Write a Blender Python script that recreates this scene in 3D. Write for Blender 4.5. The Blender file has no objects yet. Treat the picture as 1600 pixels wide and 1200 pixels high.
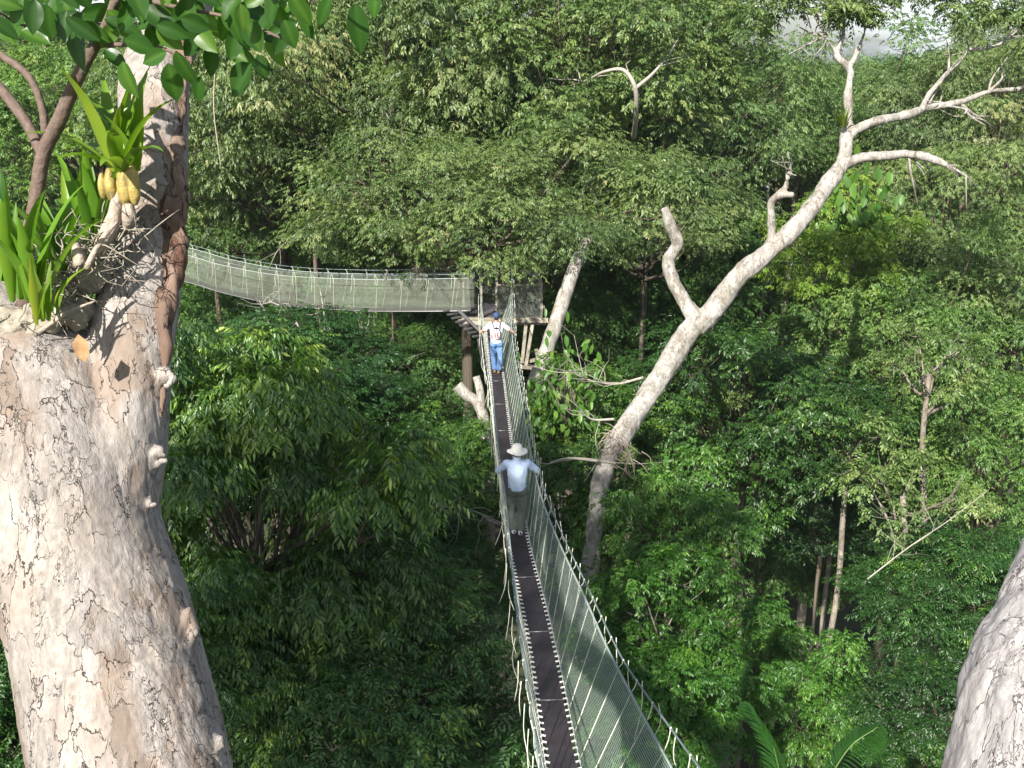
import bpy, bmesh, math, random
import numpy as np
from mathutils import Vector, Matrix, noise
rad = math.radians
# ------------------------------------------------------------------ camera, world, sun
S = bpy.context.scene
W = bpy.data.worlds.new("World"); S.world = W; W.use_nodes = True
CAMH = 30.0; PITCH = 17.1; F = 1688.0
cd = bpy.data.cameras.new('camera'); cam = bpy.data.objects.new('camera', cd)
S.collection.objects.link(cam); S.camera = cam
cam.location = (0, 0, CAMH); cam.rotation_euler = (rad(90 - PITCH), 0, 0)
cd.sensor_width = 36.0; cd.lens = F / 1600 * 36.0; cd.clip_start = .05; cd.clip_end = 5000
SUN_EL, SUN_AZ = 37.0, -22.0      # az: degrees to the left of straight behind the camera
sv = Vector((math.sin(rad(SUN_AZ)) * math.cos(rad(SUN_EL)), -math.cos(rad(SUN_AZ)) * math.cos(rad(SUN_EL)), math.sin(rad(SUN_EL))))
nt = W.node_tree; bg = nt.nodes['Background']
sky = nt.nodes.new('ShaderNodeTexSky'); sky.sky_type = 'NISHITA'; sky.sun_disc = False
sky.sun_elevation = rad(SUN_EL); sky.sun_rotation = math.atan2(sv.x, sv.y)
sky.air_density = 1.0; sky.dust_density = 1.5; sky.ozone_density = 1.0
nt.links.new(sky.outputs[0], bg.inputs[0]); bg.inputs[1].default_value = 0.062
cl_n = nt.nodes.new('ShaderNodeTexNoise'); cl_n.inputs['Scale'].default_value = 5; cl_n.inputs['Detail'].default_value = 8
cl_t = nt.nodes.new('ShaderNodeTexCoord'); cl_m = nt.nodes.new('ShaderNodeMapping'); cl_m.inputs['Scale'].default_value = (1, 1, 4)
cl_r = nt.nodes.new('ShaderNodeValToRGB'); cl_r.color_ramp.elements[0].position = .42; cl_r.color_ramp.elements[1].position = .58
cl_x = nt.nodes.new('ShaderNodeMix'); cl_x.data_type = 'RGBA'; cl_x.inputs[7].default_value = (12, 12.6, 13.6, 1)
nt.links.new(cl_t.outputs['Generated'], cl_m.inputs[0]); nt.links.new(cl_m.outputs[0], cl_n.inputs['Vector']); nt.links.new(cl_n.outputs[0], cl_r.inputs[0])
cl_s = nt.nodes.new('ShaderNodeMath'); cl_s.operation = 'MULTIPLY'; cl_z = nt.nodes.new('ShaderNodeSeparateXYZ'); nt.links.new(cl_t.outputs['Generated'], cl_z.inputs[0])   # cloud bank low over the horizon
cl_k = nt.nodes.new('ShaderNodeMapRange'); cl_k.inputs[1].default_value = .12; cl_k.inputs[2].default_value = .3; cl_k.inputs[3].default_value = .85; cl_k.inputs[4].default_value = .15
nt.links.new(cl_z.outputs[2], cl_k.inputs[0]); nt.links.new(cl_r.outputs[0], cl_s.inputs[0]); nt.links.new(cl_k.outputs[0], cl_s.inputs[1]); nt.links.new(cl_s.outputs[0], cl_x.inputs[0])
nt.links.new(sky.outputs[0], cl_x.inputs[6]); nt.links.new(cl_x.outputs[2], bg.inputs[0])
ld = bpy.data.lights.new('sun', 'SUN'); ld.energy = 5.0; ld.angle = rad(.6); ld.color = (1, .955, .87)
sun = bpy.data.objects.new('sun', ld); S.collection.objects.link(sun)
sun.rotation_euler = sv.to_track_quat('Z', 'Y').to_euler()
S.view_settings.view_transform = 'Standard'; S.view_settings.look = 'None'
S.view_settings.exposure = 1.15; S.view_settings.gamma = 1
cy = S.cycles
cy.max_bounces = 6; cy.diffuse_bounces = 3; cy.glossy_bounces = 2; cy.transmission_bounces = 3
cy.transparent_max_bounces = 16; cy.sample_clamp_indirect = 6; cy.caustics_reflective = False; cy.caustics_refractive = False

# ------------------------------------------------------------------ pixel ray -> point
ct, st = math.cos(rad(PITCH)), math.sin(rad(PITCH))
def P(px, py, zc):
    u = (px - 800) / F; v = (py - 600) / F
    return Vector((u * zc, zc * (ct - v * st), CAMH + zc * (-st - v * ct)))
def at_h(px, py, Hf):
    """point on the ray through a pixel where its depth below the camera is Hf(D)"""
    u = (px - 800) / F; v = (py - 600) / F
    k = (st + v * ct) / (ct - v * st); D = 20.0
    for _ in range(60): D = .5 * D + .5 * Hf(D) / k
    zc = D / (ct - v * st)
    return Vector((u * zc, D, CAMH - k * D))
# ------------------------------------------------------------------ helpers
C = S.collection
def tag(o, label=None, cat=None, group=None, kind=None):
    for k, v in (('label', label), ('category', cat), ('group', group), ('kind', kind)):
        if v: o[k] = v
    return o
def empty(name, loc=(0, 0, 0), rz=0, label=None, cat=None, group=None, kind=None):
    o = bpy.data.objects.new(name, None); C.objects.link(o); o.location = loc; o.rotation_euler = (0, 0, rz)
    o.empty_display_size = .2
    return tag(o, label, cat, group, kind)
def link(name, me, mat=None, parent=None, smooth=True, loc=None):
    if mat is not None and len(me.materials) == 0: me.materials.append(mat)
    o = bpy.data.objects.new(name, me); C.objects.link(o)
    if parent is not None: o.parent = parent
    if loc is not None: o.location = loc
    if smooth: me.shade_smooth()
    return o
def np_mesh(name, V, faces_flat, n_per):
    me = bpy.data.meshes.new(name); V = np.asarray(V, np.float32); Fc = np.asarray(faces_flat, np.int32).ravel()
    nf = len(Fc) // n_per
    me.vertices.add(len(V)); me.vertices.foreach_set('co', V.ravel())
    me.loops.add(len(Fc)); me.loops.foreach_set('vertex_index', Fc)
    me.polygons.add(nf); me.polygons.foreach_set('loop_start', np.arange(nf, dtype=np.int32) * n_per)
    me.update(calc_edges=True); return me
def interp(pts, n):
    """catmull-rom through points (any dimension) -> n samples"""
    A = np.array([list(p) for p in pts], float)
    if len(A) < 3:
        t = np.linspace(0, 1, n)[:, None]; return A[0] * (1 - t) + A[-1] * t
    A = np.vstack([2 * A[0] - A[1], A, 2 * A[-1] - A[-2]])
    t = np.linspace(0, len(A) - 3 - 1e-6, n); i = t.astype(int); f = (t - i)[:, None]
    p0, p1, p2, p3 = A[i], A[i + 1], A[i + 2], A[i + 3]
    return .5 * (2 * p1 + (p2 - p0) * f + (2 * p0 - 5 * p1 + 4 * p2 - p3) * f ** 2 + (3 * p1 - p0 - 3 * p2 + p3) * f ** 3)
class MB:
    """collects tubes, boxes and balls into one mesh"""
    def __init__(s): s.V = []; s.F = []; s.n = 0
    def add(s, V, Fs):
        s.V.append(np.asarray(V, float)); s.F += [tuple(i + s.n for i in f) for f in Fs]; s.n += len(V)
    def tube(s, pts, r, sides=6, n=None, cap=True):
        pts = [list(p) for p in pts]
        if np.isscalar(r): r = [r] * len(pts)
        A = np.array([p + [q] for p, q in zip(pts, r)], float)
        if n: A = interp(A, n)
        X = A[:, :3]; R = np.maximum(A[:, 3], 1e-4); m = len(X)
        T = np.gradient(X, axis=0); T /= np.linalg.norm(T, axis=1)[:, None] + 1e-9
        up = np.array([0, 0, 1.]) if abs(T[0][2]) < .9 else np.array([1., 0, 0])
        ang = np.arange(sides) / sides * 2 * math.pi; Vs = []
        for i in range(m):
            u = up - T[i] * (up @ T[i]); u /= np.linalg.norm(u) + 1e-9; up = u; w = np.cross(T[i], u)
            Vs.append(X[i] + R[i] * (np.cos(ang)[:, None] * u + np.sin(ang)[:, None] * w))
        Vs = np.vstack(Vs); Fs = []
        for i in range(m - 1):
            for k in range(sides):
                a = i * sides + k; b = i * sides + (k + 1) % sides
                Fs.append((a, b, b + sides, a + sides))
        if cap: Fs.append(tuple(range(sides - 1, -1, -1))); Fs.append(tuple((m - 1) * sides + k for k in range(sides)))
        s.add(Vs, Fs); return s
    def ball(s, c, r, seg=12, rings=8):
        if np.isscalar(r): r = (r, r, r)
        V = [(0, 0, 1)]; Fs = []
        for i in range(1, rings):
            for k in range(seg):
                a = math.pi * i / rings; b = 2 * math.pi * k / seg
                V.append((math.sin(a) * math.cos(b), math.sin(a) * math.sin(b), math.cos(a)))
        V.append((0, 0, -1)); V = np.array(V) * np.array(r) + np.array(list(c)); L = len(V) - 1
        for k in range(seg):
            Fs.append((0, 1 + k, 1 + (k + 1) % seg)); q = 1 + (rings - 2) * seg
            Fs.append((L, q + (k + 1) % seg, q + k))
        for i in range(rings - 2):
            for k in range(seg):
                a = 1 + i * seg + k; b = 1 + i * seg + (k + 1) % seg
                Fs.append((a, a + seg, b + seg, b))
        s.add(V, Fs); return s
    def box(s, c, size, M=None):
        x, y, z = [q / 2 for q in size]
        V = np.array([(i, j, k) for i in (-x, x) for j in (-y, y) for k in (-z, z)])
        if M is not None: V = V @ np.array(M.to_3x3()).T
        s.add(V + np.array(list(c)), [(0, 1, 3, 2), (4, 6, 7, 5), (0, 4, 5, 1), (2, 3, 7, 6), (0, 2, 6, 4), (1, 5, 7, 3)]); return s
    def beam(s, a, b, w, h):
        a = Vector(a); b = Vector(b); d = b - a
        return s.box((a + b) / 2, (w, h, d.length), d.to_track_quat('Z', 'Y').to_matrix())
    def mesh(s, name):
        me = bpy.data.meshes.new(name); me.from_pydata(np.vstack(s.V).tolist(), [], s.F); me.update(); return me
    def build(s, name, mat, parent=None, smooth=True, loc=None): return link(name, s.mesh(name), mat, parent, smooth, loc)
    def remesh(s, name, voxel, sm=4):
        me = s.mesh('tmp'); o = bpy.data.objects.new('tmp', me); C.objects.link(o)
        m = o.modifiers.new('r', 'REMESH'); m.mode = 'VOXEL'; m.voxel_size = voxel
        if sm: q = o.modifiers.new('s', 'SMOOTH'); q.iterations = sm; q.factor = .5
        dg = bpy.context.evaluated_depsgraph_get(); out = bpy.data.meshes.new_from_object(o.evaluated_get(dg))
        bpy.data.objects.remove(o); bpy.data.meshes.remove(me); out.name = name; return out
def displace(me, fn):
    n = len(me.vertices); co = np.empty(n * 3, np.float32); no = np.empty(n * 3, np.float32)
    me.vertices.foreach_get('co', co); me.vertex_normals.foreach_get('vector', no)
    co = co.reshape(-1, 3); no = no.reshape(-1, 3)
    d = np.array([fn(Vector(c)) for c in co.tolist()])
    co = co + no * d[:, None]; me.vertices.foreach_set('co', co.astype(np.float32).ravel()); me.update()

# ------------------------------------------------------------------ materials
def newmat(name):
    m = bpy.data.materials.new(name); m.use_nodes = True; t = m.node_tree
    return m, t.nodes, t.links, t.nodes['Principled BSDF']
def plain(name, col, rough=.7, metal=0, var=.12, scale=8, bump=.1):
    m, N, L, B = newmat(name); B.inputs['Roughness'].default_value = rough; B.inputs['Metallic'].default_value = metal
    tc = N.new('ShaderNodeTexCoord'); nz = N.new('ShaderNodeTexNoise'); nz.inputs['Scale'].default_value = scale; nz.inputs['Detail'].default_value = 6
    L.new(tc.outputs['Object'], nz.inputs['Vector'])
    r = N.new('ShaderNodeValToRGB'); r.color_ramp.elements[0].position = .3; r.color_ramp.elements[1].position = .7
    r.color_ramp.elements[0].color = [c * (1 - var) for c in col] + [1]; r.color_ramp.elements[1].color = [min(1, c * (1 + var)) for c in col] + [1]
    L.new(nz.outputs[0], r.inputs[0]); L.new(r.outputs[0], B.inputs['Base Color'])
    if bump:
        b = N.new('ShaderNodeBump'); b.inputs['Strength'].default_value = bump; b.inputs['Distance'].default_value = .02
        L.new(nz.outputs[0], b.inputs['Height']); L.new(b.outputs[0], B.inputs['Normal'])
    return m
def leafmat(name, stops, rough=.5, trans=.35, spec=.5):
    m, N, L, B = newmat(name)
    at = N.new('ShaderNodeAttribute'); at.attribute_name = 'tint'
    r = N.new('ShaderNodeValToRGB'); el = r.color_ramp.elements
    el[0].position = stops[0][0]; el[0].color = list(stops[0][1]) + [1]; el[1].position = stops[-1][0]; el[1].color = list(stops[-1][1]) + [1]
    for p, c in stops[1:-1]: e = el.new(p); e.color = list(c) + [1]
    oi = N.new('ShaderNodeObjectInfo'); mx = N.new('ShaderNodeMix'); mx.data_type = 'RGBA'; mx.blend_type = 'MULTIPLY'; mx.inputs[0].default_value = 1
    L.new(at.outputs['Fac'], r.inputs[0]); L.new(r.outputs[0], mx.inputs[6]); L.new(oi.outputs['Color'], mx.inputs[7])
    L.new(mx.outputs[2], B.inputs['Base Color']); B.inputs['Roughness'].default_value = rough
    B.inputs['Specular IOR Level'].default_value = spec
    tr = N.new('ShaderNodeBsdfTranslucent'); hs = N.new('ShaderNodeMix'); hs.data_type = 'RGBA'; hs.blend_type = 'MULTIPLY'; hs.inputs[0].default_value = 1
    hs.inputs[7].default_value = (1.5, 1.7, .5, 1); L.new(mx.outputs[2], hs.inputs[6]); L.new(hs.outputs[2], tr.inputs[0])
    ms = N.new('ShaderNodeMixShader'); ms.inputs[0].default_value = trans
    L.new(B.outputs[0], ms.inputs[1]); L.new(tr.outputs[0], ms.inputs[2]); L.new(ms.outputs[0], N['Material Output'].inputs[0])
    return m
def barkmat(name, pale, tan, dark, scale=1.0, crack=1.0, patch=.5, stretch=.35, bump=.5, psc=2.2):
    """flaking bark: pale plates with thin dark cracks, tan patches where plates fell off"""
    m, N, L, B = newmat(name); B.inputs['Roughness'].default_value = .85; B.inputs['Specular IOR Level'].default_value = .2
    tc = N.new('ShaderNodeTexCoord'); mp = N.new('ShaderNodeMapping'); mp.inputs['Scale'].default_value = (scale, scale, scale * stretch)
    L.new(tc.outputs['Object'], mp.inputs[0])
    def noi(sc, det=8, rg=.6, src=None):
        n = N.new('ShaderNodeTexNoise'); n.inputs['Scale'].default_value = sc; n.inputs['Detail'].default_value = det; n.inputs['Roughness'].default_value = rg
        L.new((src or mp).outputs[0], n.inputs['Vector']); return n
    def ramp(src, stops):
        r = N.new('ShaderNodeValToRGB'); el = r.color_ramp.elements
        el[0].position = stops[0][0]; el[0].color = list(stops[0][1]) + [1]; el[1].position = stops[-1][0]; el[1].color = list(stops[-1][1]) + [1]
        for p, c in stops[1:-1]: e = el.new(p); e.color = list(c) + [1]
        L.new(src, r.inputs[0]); return r
    def mix(a, b, f):
        x = N.new('ShaderNodeMix'); x.data_type = 'RGBA'
        for s, i in ((f, 0), (a, 6), (b, 7)):
            if hasattr(s, 'name') and hasattr(s, 'links'): L.new(s, x.inputs[i])
            else: x.inputs[i].default_value = (s if i == 0 else list(s) + [1])
        return x.outputs[2]
    w = noi(6, 5); va = N.new('ShaderNodeVectorMath'); va.operation = 'MULTIPLY_ADD'; va.inputs[1].default_value = (.28, .28, .28)
    L.new(w.outputs['Color'], va.inputs[0]); L.new(mp.outputs[0], va.inputs[2])
    v = N.new('ShaderNodeTexVoronoi'); v.feature = 'DISTANCE_TO_EDGE'; v.inputs['Scale'].default_value = 7; L.new(va.outputs[0], v.inputs['Vector'])
    v2 = N.new('ShaderNodeTexVoronoi'); v2.inputs['Scale'].default_value = 7; L.new(va.outputs[0], v2.inputs['Vector'])
    n1 = noi(psc); n2 = noi(9); n3 = noi(40, 6, .7); n4 = noi(1.1, 4)
    base = ramp(n2.outputs[0], [(.3, [c * .78 for c in pale]), (.5, pale), (.7, [min(.85, c * 1.12) for c in pale])])
    pm = ramp(n1.outputs[0], [(1 - patch - .05, (0, 0, 0)), (1 - patch + .08, (1, 1, 1))])
    sepr = N.new('ShaderNodeSeparateColor'); L.new(v2.outputs['Color'], sepr.inputs[0])
    pl = ramp(sepr.outputs[0], [(.55, (0, 0, 0)), (.62, (1, 1, 1))])
    mul = N.new('ShaderNodeMath'); mul.operation = 'MULTIPLY'; L.new(pm.outputs[0], mul.inputs[0]); L.new(n3.outputs[0], mul.inputs[1])
    mm = N.new('ShaderNodeMath'); mm.operation = 'MULTIPLY_ADD'; mm.use_clamp = True; L.new(pl.outputs[0], mm.inputs[0]); L.new(mul.outputs[0], mm.inputs[1]); L.new(mul.outputs[0], mm.inputs[2])
    c1 = mix(base.outputs[0], tan, mm.outputs[0])
    lich = ramp(n4.outputs[0], [(.55, (0, 0, 0)), (.7, (.45, .45, .45))]); c2 = mix(c1, (pale[0] * .62, pale[1] * .72, pale[2] * .62), lich.outputs[0])
    cm = ramp(v.outputs['Distance'], [(0.0, (1, 1, 1)), (.035 * crack, (0, 0, 0))])
    cg = ramp(n2.outputs[0], [(.42, (0, 0, 0)), (.55, (1, 1, 1))])
    cmul = N.new('ShaderNodeMath'); cmul.operation = 'MULTIPLY'; L.new(cm.outputs[0], cmul.inputs[0]); L.new(cg.outputs[0], cmul.inputs[1])
    vb = N.new('ShaderNodeTexVoronoi'); vb.feature = 'DISTANCE_TO_EDGE'; vb.inputs['Scale'].default_value = 19; L.new(va.outputs[0], vb.inputs['Vector'])
    cb = ramp(vb.outputs['Distance'], [(0.0, (1, 1, 1)), (.05 * crack, (0, 0, 0))]); ng = noi(5, 3); cgb = ramp(ng.outputs[0], [(.5, (0, 0, 0)), (.6, (.8, .8, .8))])
    cm2 = N.new('ShaderNodeMath'); cm2.operation = 'MULTIPLY'; L.new(cb.outputs[0], cm2.inputs[0]); L.new(cgb.outputs[0], cm2.inputs[1])
    cmx = N.new('ShaderNodeMath'); cmx.operation = 'MAXIMUM'; L.new(cmul.outputs[0], cmx.inputs[0]); L.new(cm2.outputs[0], cmx.inputs[1]); cmul = cmx
    pv = ramp(sepr.outputs[2], [(0, (.84, .84, .84)), (1, (1.12, 1.1, 1.08))]); gr = ramp(n3.outputs[0], [(.32, (.72, .70, .68)), (.6, (1.1, 1.1, 1.1))])
    def mulc(a, b):
        x = N.new('ShaderNodeMix'); x.data_type = 'RGBA'; x.blend_type = 'MULTIPLY'; x.inputs[0].default_value = 1; L.new(a, x.inputs[6]); L.new(b, x.inputs[7]); return x.outputs[2]
    c3 = mix(mulc(mulc(c2, pv.outputs[0]), gr.outputs[0]), dark, cmul.outputs[0]); L.new(c3, B.inputs['Base Color'])
    h1 = N.new('ShaderNodeMath'); h1.operation = 'MULTIPLY'; h1.inputs[1].default_value = -1.0; L.new(cmul.outputs[0], h1.inputs[0])
    h2 = N.new('ShaderNodeMath'); h2.operation = 'MULTIPLY_ADD'; h2.inputs[1].default_value = .8; L.new(n3.outputs[0], h2.inputs[0]); L.new(h1.outputs[0], h2.inputs[2])
    h3 = N.new('ShaderNodeMath'); h3.operation = 'MULTIPLY_ADD'; h3.inputs[1].default_value = -.6; L.new(mm.outputs[0], h3.inputs[0]); L.new(h2.outputs[0], h3.inputs[2])
    b = N.new('ShaderNodeBump'); b.inputs['Strength'].default_value = bump; b.inputs['Distance'].default_value = .012 / max(.3, scale)
    L.new(h3.outputs[0], b.inputs['Height']); L.new(b.outputs[0], B.inputs['Normal'])
    return m
def netmat(name, col, cover, cells_u, cells_v, col2=None):
    """woven netting: threads with open holes between them"""
    m, N, L, B = newmat(name); B.inputs['Base Color'].default_value = list(col) + [1]; B.inputs['Roughness'].default_value = .6
    uv = N.new('ShaderNodeUVMap'); sx = N.new('ShaderNodeSeparateXYZ'); L.new(uv.outputs[0], sx.inputs[0]); outs = []
    for i, (k, cv) in enumerate(((cells_u, cover * .45), (cells_v, cover * .8))):
        a = N.new('ShaderNodeMath'); a.operation = 'MULTIPLY'; a.inputs[1].default_value = k; L.new(sx.outputs[i], a.inputs[0])
        f = N.new('ShaderNodeMath'); f.operation = 'FRACT'; L.new(a.outputs[0], f.inputs[0])
        g = N.new('ShaderNodeMath'); g.operation = 'LESS_THAN'; g.inputs[1].default_value = cv; L.new(f.outputs[0], g.inputs[0]); outs.append(g)
    mx = N.new('ShaderNodeMath'); mx.operation = 'MAXIMUM'; L.new(outs[0].outputs[0], mx.inputs[0]); L.new(outs[1].outputs[0], mx.inputs[1])
    t = N.new('ShaderNodeBsdfTransparent'); ms = N.new('ShaderNodeMixShader'); tr = N.new('ShaderNodeBsdfTranslucent'); tr.inputs[0].default_value = list(col) + [1]
    m2 = N.new('ShaderNodeMixShader'); m2.inputs[0].default_value = .35; L.new(B.outputs[0], m2.inputs[1]); L.new(tr.outputs[0], m2.inputs[2])
    L.new(mx.outputs[0], ms.inputs[0]); L.new(t.outputs[0], ms.inputs[1]); L.new(m2.outputs[0], ms.inputs[2]); L.new(ms.outputs[0], N['Material Output'].inputs[0])
    return m
M = {}
M['bark_big'] = barkmat('pale_flaking_bark', (.35, .32, .30), (.245, .195, .16), (.06, .048, .043), 1.6, .5, .5, .36, 1.0, 4.0)
M['bark_red'] = barkmat('red_brown_bark', (.25, .18, .145), (.11, .055, .04), (.02, .012, .01), 2.4, 1.6, .6, .2, 1.0)
M['bark_pale'] = barkmat('pale_bark', (.38, .365, .34), (.22, .195, .165), (.07, .055, .045), 1.6, 1.2, .5, .4, .8)
M['bark_grey'] = barkmat('grey_bark', (.24, .215, .18), (.13, .10, .075), (.035, .028, .02), .8, 1.2, .5, .4, .6)
M['bark_dark'] = barkmat('brown_bark', (.15, .125, .10), (.08, .06, .045), (.02, .016, .012), .8, 1.2, .5, .4, .6)
M['stem'] = plain('brown_stem', (.13, .09, .072), .8, 0, .25, 60, .3)
M['deadwood'] = plain('bleached_deadwood', (.30, .275, .235), .85, 0, .25, 14, .3)
M['leaf_canopy'] = leafmat('canopy_leaf', [(0, (.035, .08, .02)), (.5, (.105, .172, .044)), (.85, (.18, .26, .07)), (1, (.23, .26, .09))], .42, .32, .5)
M['leaf_gloss'] = leafmat('glossy_leaf', [(0, (.02, .055, .014)), (.55, (.055, .12, .026)), (.8, (.13, .22, .045)), (1, (.23, .31, .06))], .38, .35, .6)
M['leaf_pinnate'] = leafmat('pinnate_leaf', [(0, (.02, .055, .014)), (.6, (.05, .11, .027)), (.9, (.09, .18, .04)), (1, (.20, .28, .05))], .4, .35, .6)
M['leaf_bright'] = leafmat('bright_leaf', [(0, (.04, .10, .015)), (.6, (.08, .19, .03)), (1, (.17, .29, .05))], .4, .45, .5)
M['leaf_big'] = leafmat('broad_leaf', [(0, (.022, .065, .012)), (.6, (.05, .135, .022)), (1, (.13, .24, .035))], .34, .5, .5)
M['leaf_yellow'] = leafmat('yellow_green_leaf', [(0, (.08, .15, .02)), (.6, (.14, .23, .03)), (1, (.22, .30, .05))], .5, .4, .4)
M['orchid'] = leafmat('strap_leaf', [(0, (.09, .18, .02)), (.6, (.16, .27, .03)), (.85, (.28, .32, .04)), (1, (.48, .36, .04))], .35, .35, .5)
M['bulb'] = plain('yellow_bulb', (.33, .25, .075), .55, 0, .45, 30, .5)
M['husk'] = plain('dry_husk', (.33, .27, .22), .9, 0, .3, 40, .6)
M['deadleaf'] = plain('dead_leaf', (.36, .21, .10), .7, 0, .25, 30, .3)
M['root'] = plain('grey_root', (.27, .24, .19), .9, 0, .3, 50, .4)
M['deck'] = plain('dark_deck_board', (.040, .030, .034), .6, 0, .3, 5, .15)
M['alu'] = plain('dull_aluminium', (.30, .29, .30), .45, .7, .15, 20, .1)
M['rope'] = plain('pale_rope', (.62, .62, .50), .8, 0, .1, 60, .4)
M['ropewhite'] = plain('white_cord', (.72, .70, .66), .7, 0, .08, 60, .2)
M['cable'] = plain('galvanised_cable', (.20, .25, .25), .5, .4, .15, 40, .3)
M['rail'] = plain('rail_rope', (.28, .33, .31), .6, 0, .12, 40, .3)
M['palm_rib'] = plain('palm_rib', (.07, .13, .03), .5, 0, .1, 20, .1)
M['net'] = netmat('green_netting', (.38, .46, .40), .33, 60, 36)
M['net_far'] = netmat('grey_green_netting', (.27, .30, .24), .30, 40, 26)
M['wood'] = plain('weathered_timber', (.30, .265, .21), .85, 0, .3, 6, .4)
M['wood_dark'] = plain('dark_timber', (.08, .075, .085), .6, 0, .3, 6, .3)  # darker timber colour for floor planks, slats and one strut

# ------------------------------------------------------------------ leaves
def unit(a): return a / (np.linalg.norm(a, axis=-1, keepdims=True) + 1e-9)
def leaf_mesh(name, B, D, Nn, L, Wd, tint, six=False, fold=.25, curl=.12):
    """B base, D direction, Nn normal of every leaf; one small folded leaf each"""
    D = unit(D); Sd = unit(np.cross(D, Nn)); Nn = np.cross(Sd, D); L = L[:, None]; Wd = Wd[:, None]; n = len(B)
    tip = B + D * L - Nn * curl * L
    if not six:
        m = B + D * L * .45
        V = np.stack([B, m + Sd * Wd / 2 + Nn * fold * Wd / 2, tip, m - Sd * Wd / 2 + Nn * fold * Wd / 2], 1).reshape(-1, 3)
        q = np.arange(n)[:, None] * 4; Fc = np.concatenate([q + [0, 1, 2], q + [0, 2, 3]], 1); k = 4
    else:
        m1 = B + D * L * .28; m2 = B + D * L * .68 - Nn * curl * .4 * L
        V = np.stack([B, m1 + Sd * Wd * .46 + Nn * fold * Wd * .5, m2 + Sd * Wd * .42 + Nn * fold * Wd * .42, tip,
                      m2 - Sd * Wd * .42 + Nn * fold * Wd * .42, m1 - Sd * Wd * .46 + Nn * fold * Wd * .5, (m1 + m2) / 2], 1).reshape(-1, 3)
        q = np.arange(n)[:, None] * 7
        Fc = np.concatenate([q + [0, 1, 6], q + [1, 2, 6], q + [2, 3, 6], q + [3, 4, 6], q + [4, 5, 6], q + [5, 0, 6]], 1); k = 7
    me = np_mesh(name, V, Fc.ravel(), 3)
    a = me.attributes.new('tint', 'FLOAT', 'POINT'); a.data.foreach_set('value', np.repeat(np.clip(tint, 0, 1), k).astype(np.float32))
    return me
def sprays(rng, Pc, A, Nn, nl, sl, leafL, leafW, droop, tint, spread=1.0):
    """twigs with alternating leaves -> leaf arrays"""
    n = len(Pc); A = unit(A); Sd = unit(np.cross(A, Nn)); Nn = np.cross(Sd, A)
    t = (np.arange(nl) + .5) / nl; side = np.where(np.arange(nl) % 2 == 0, 1., -1.)
    side[-1] = 0
    B = Pc[:, None] + A[:, None] * (t[None, :, None] * sl) * rng.uniform(.8, 1.2, (n, 1, 1)); B[..., 2] -= (t ** 2 * sl * droop * .4)[None]
    D = A[:, None] * (.55 + .3 * t[None, :, None]) + Sd[:, None] * side[None, :, None] * spread + rng.normal(0, .22, (n, nl, 3)); D[..., 2] -= droop
    NN = Nn[:, None] + rng.normal(0, .28, (n, nl, 3))
    L = leafL * rng.uniform(.5, 1.25, (n, nl)); Wd = leafW * rng.uniform(.8, 1.2, (n, nl))
    T = tint[:, None] + rng.normal(0, .13, (n, nl)) + .12 * (t[None] - .5)
    r = lambda x: x.reshape(-1, 3)
    return r(B), r(D), r(NN), L.ravel(), Wd.ravel(), T.ravel()
def crown_mesh(name, seed, R, H, nclump, nsub, nspr, nl, sl, leafL, leafW, droop=.5, six=False, rc=.34, low=-.35, young=.12, flat=.6, clumps=None):
    rng = np.random.default_rng(seed)
    if clumps is None:
        i = np.arange(nclump); z = 1 - (1 - low) * (i + .5) / nclump; ph = i * 2.39996 + rng.uniform(0, 6)
        q = np.sqrt(np.maximum(0, 1 - z * z)); d = np.stack([q * np.cos(ph), q * np.sin(ph), z], 1) + rng.normal(0, .12, (nclump, 3))
        cc = d * rng.uniform(.55, .98, (nclump, 1)) * np.array([R, R, H]) ; cr = R * rc * rng.uniform(.65, 1.25, nclump)
    else:
        cc = np.array([c[:3] for c in clumps], float); cr = np.array([c[3] for c in clumps], float); nclump = len(cc)
    A1 = []
    ctint = rng.uniform(.25, .62, nclump)
    sd = unit(rng.normal(0, 1, (nclump, nsub, 3)) + np.array([0, 0, .35]) + .5 * unit(cc)[:, None]); 
    sc = cc[:, None] + sd * cr[:, None, None] * rng.uniform(.55, 1.05, (nclump, nsub, 1)) * np.array([1, 1, flat])
    stint = ctint[:, None] + rng.normal(0, .08, (nclump, nsub)) + np.where(rng.random((nclump, nsub)) < young, .35, 0)
    pr = rng.normal(0, 1, (nclump, nsub, nspr, 3)) * cr[:, None, None, None] * .23 * np.array([1, 1, .5])
    pc = sc[:, :, None] + pr; out = unit(pc - cc[:, None, None]) + .6 * unit(pr)
    ax = out * np.array([1, 1, .35]) + rng.normal(0, .3, pc.shape); ax[..., 2] -= droop * .5
    nn = np.array([0, 0, 1.]) + .55 * out + rng.normal(0, .25, pc.shape)
    tt = np.broadcast_to(stint[:, :, None], pc.shape[:3]) + rng.normal(0, .05, pc.shape[:3])
    a = sprays(rng, pc.reshape(-1, 3), ax.reshape(-1, 3), nn.reshape(-1, 3), nl, sl, leafL, leafW, droop, tt.ravel())
    return leaf_mesh(name, *a, six=six), cc, cr
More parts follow.
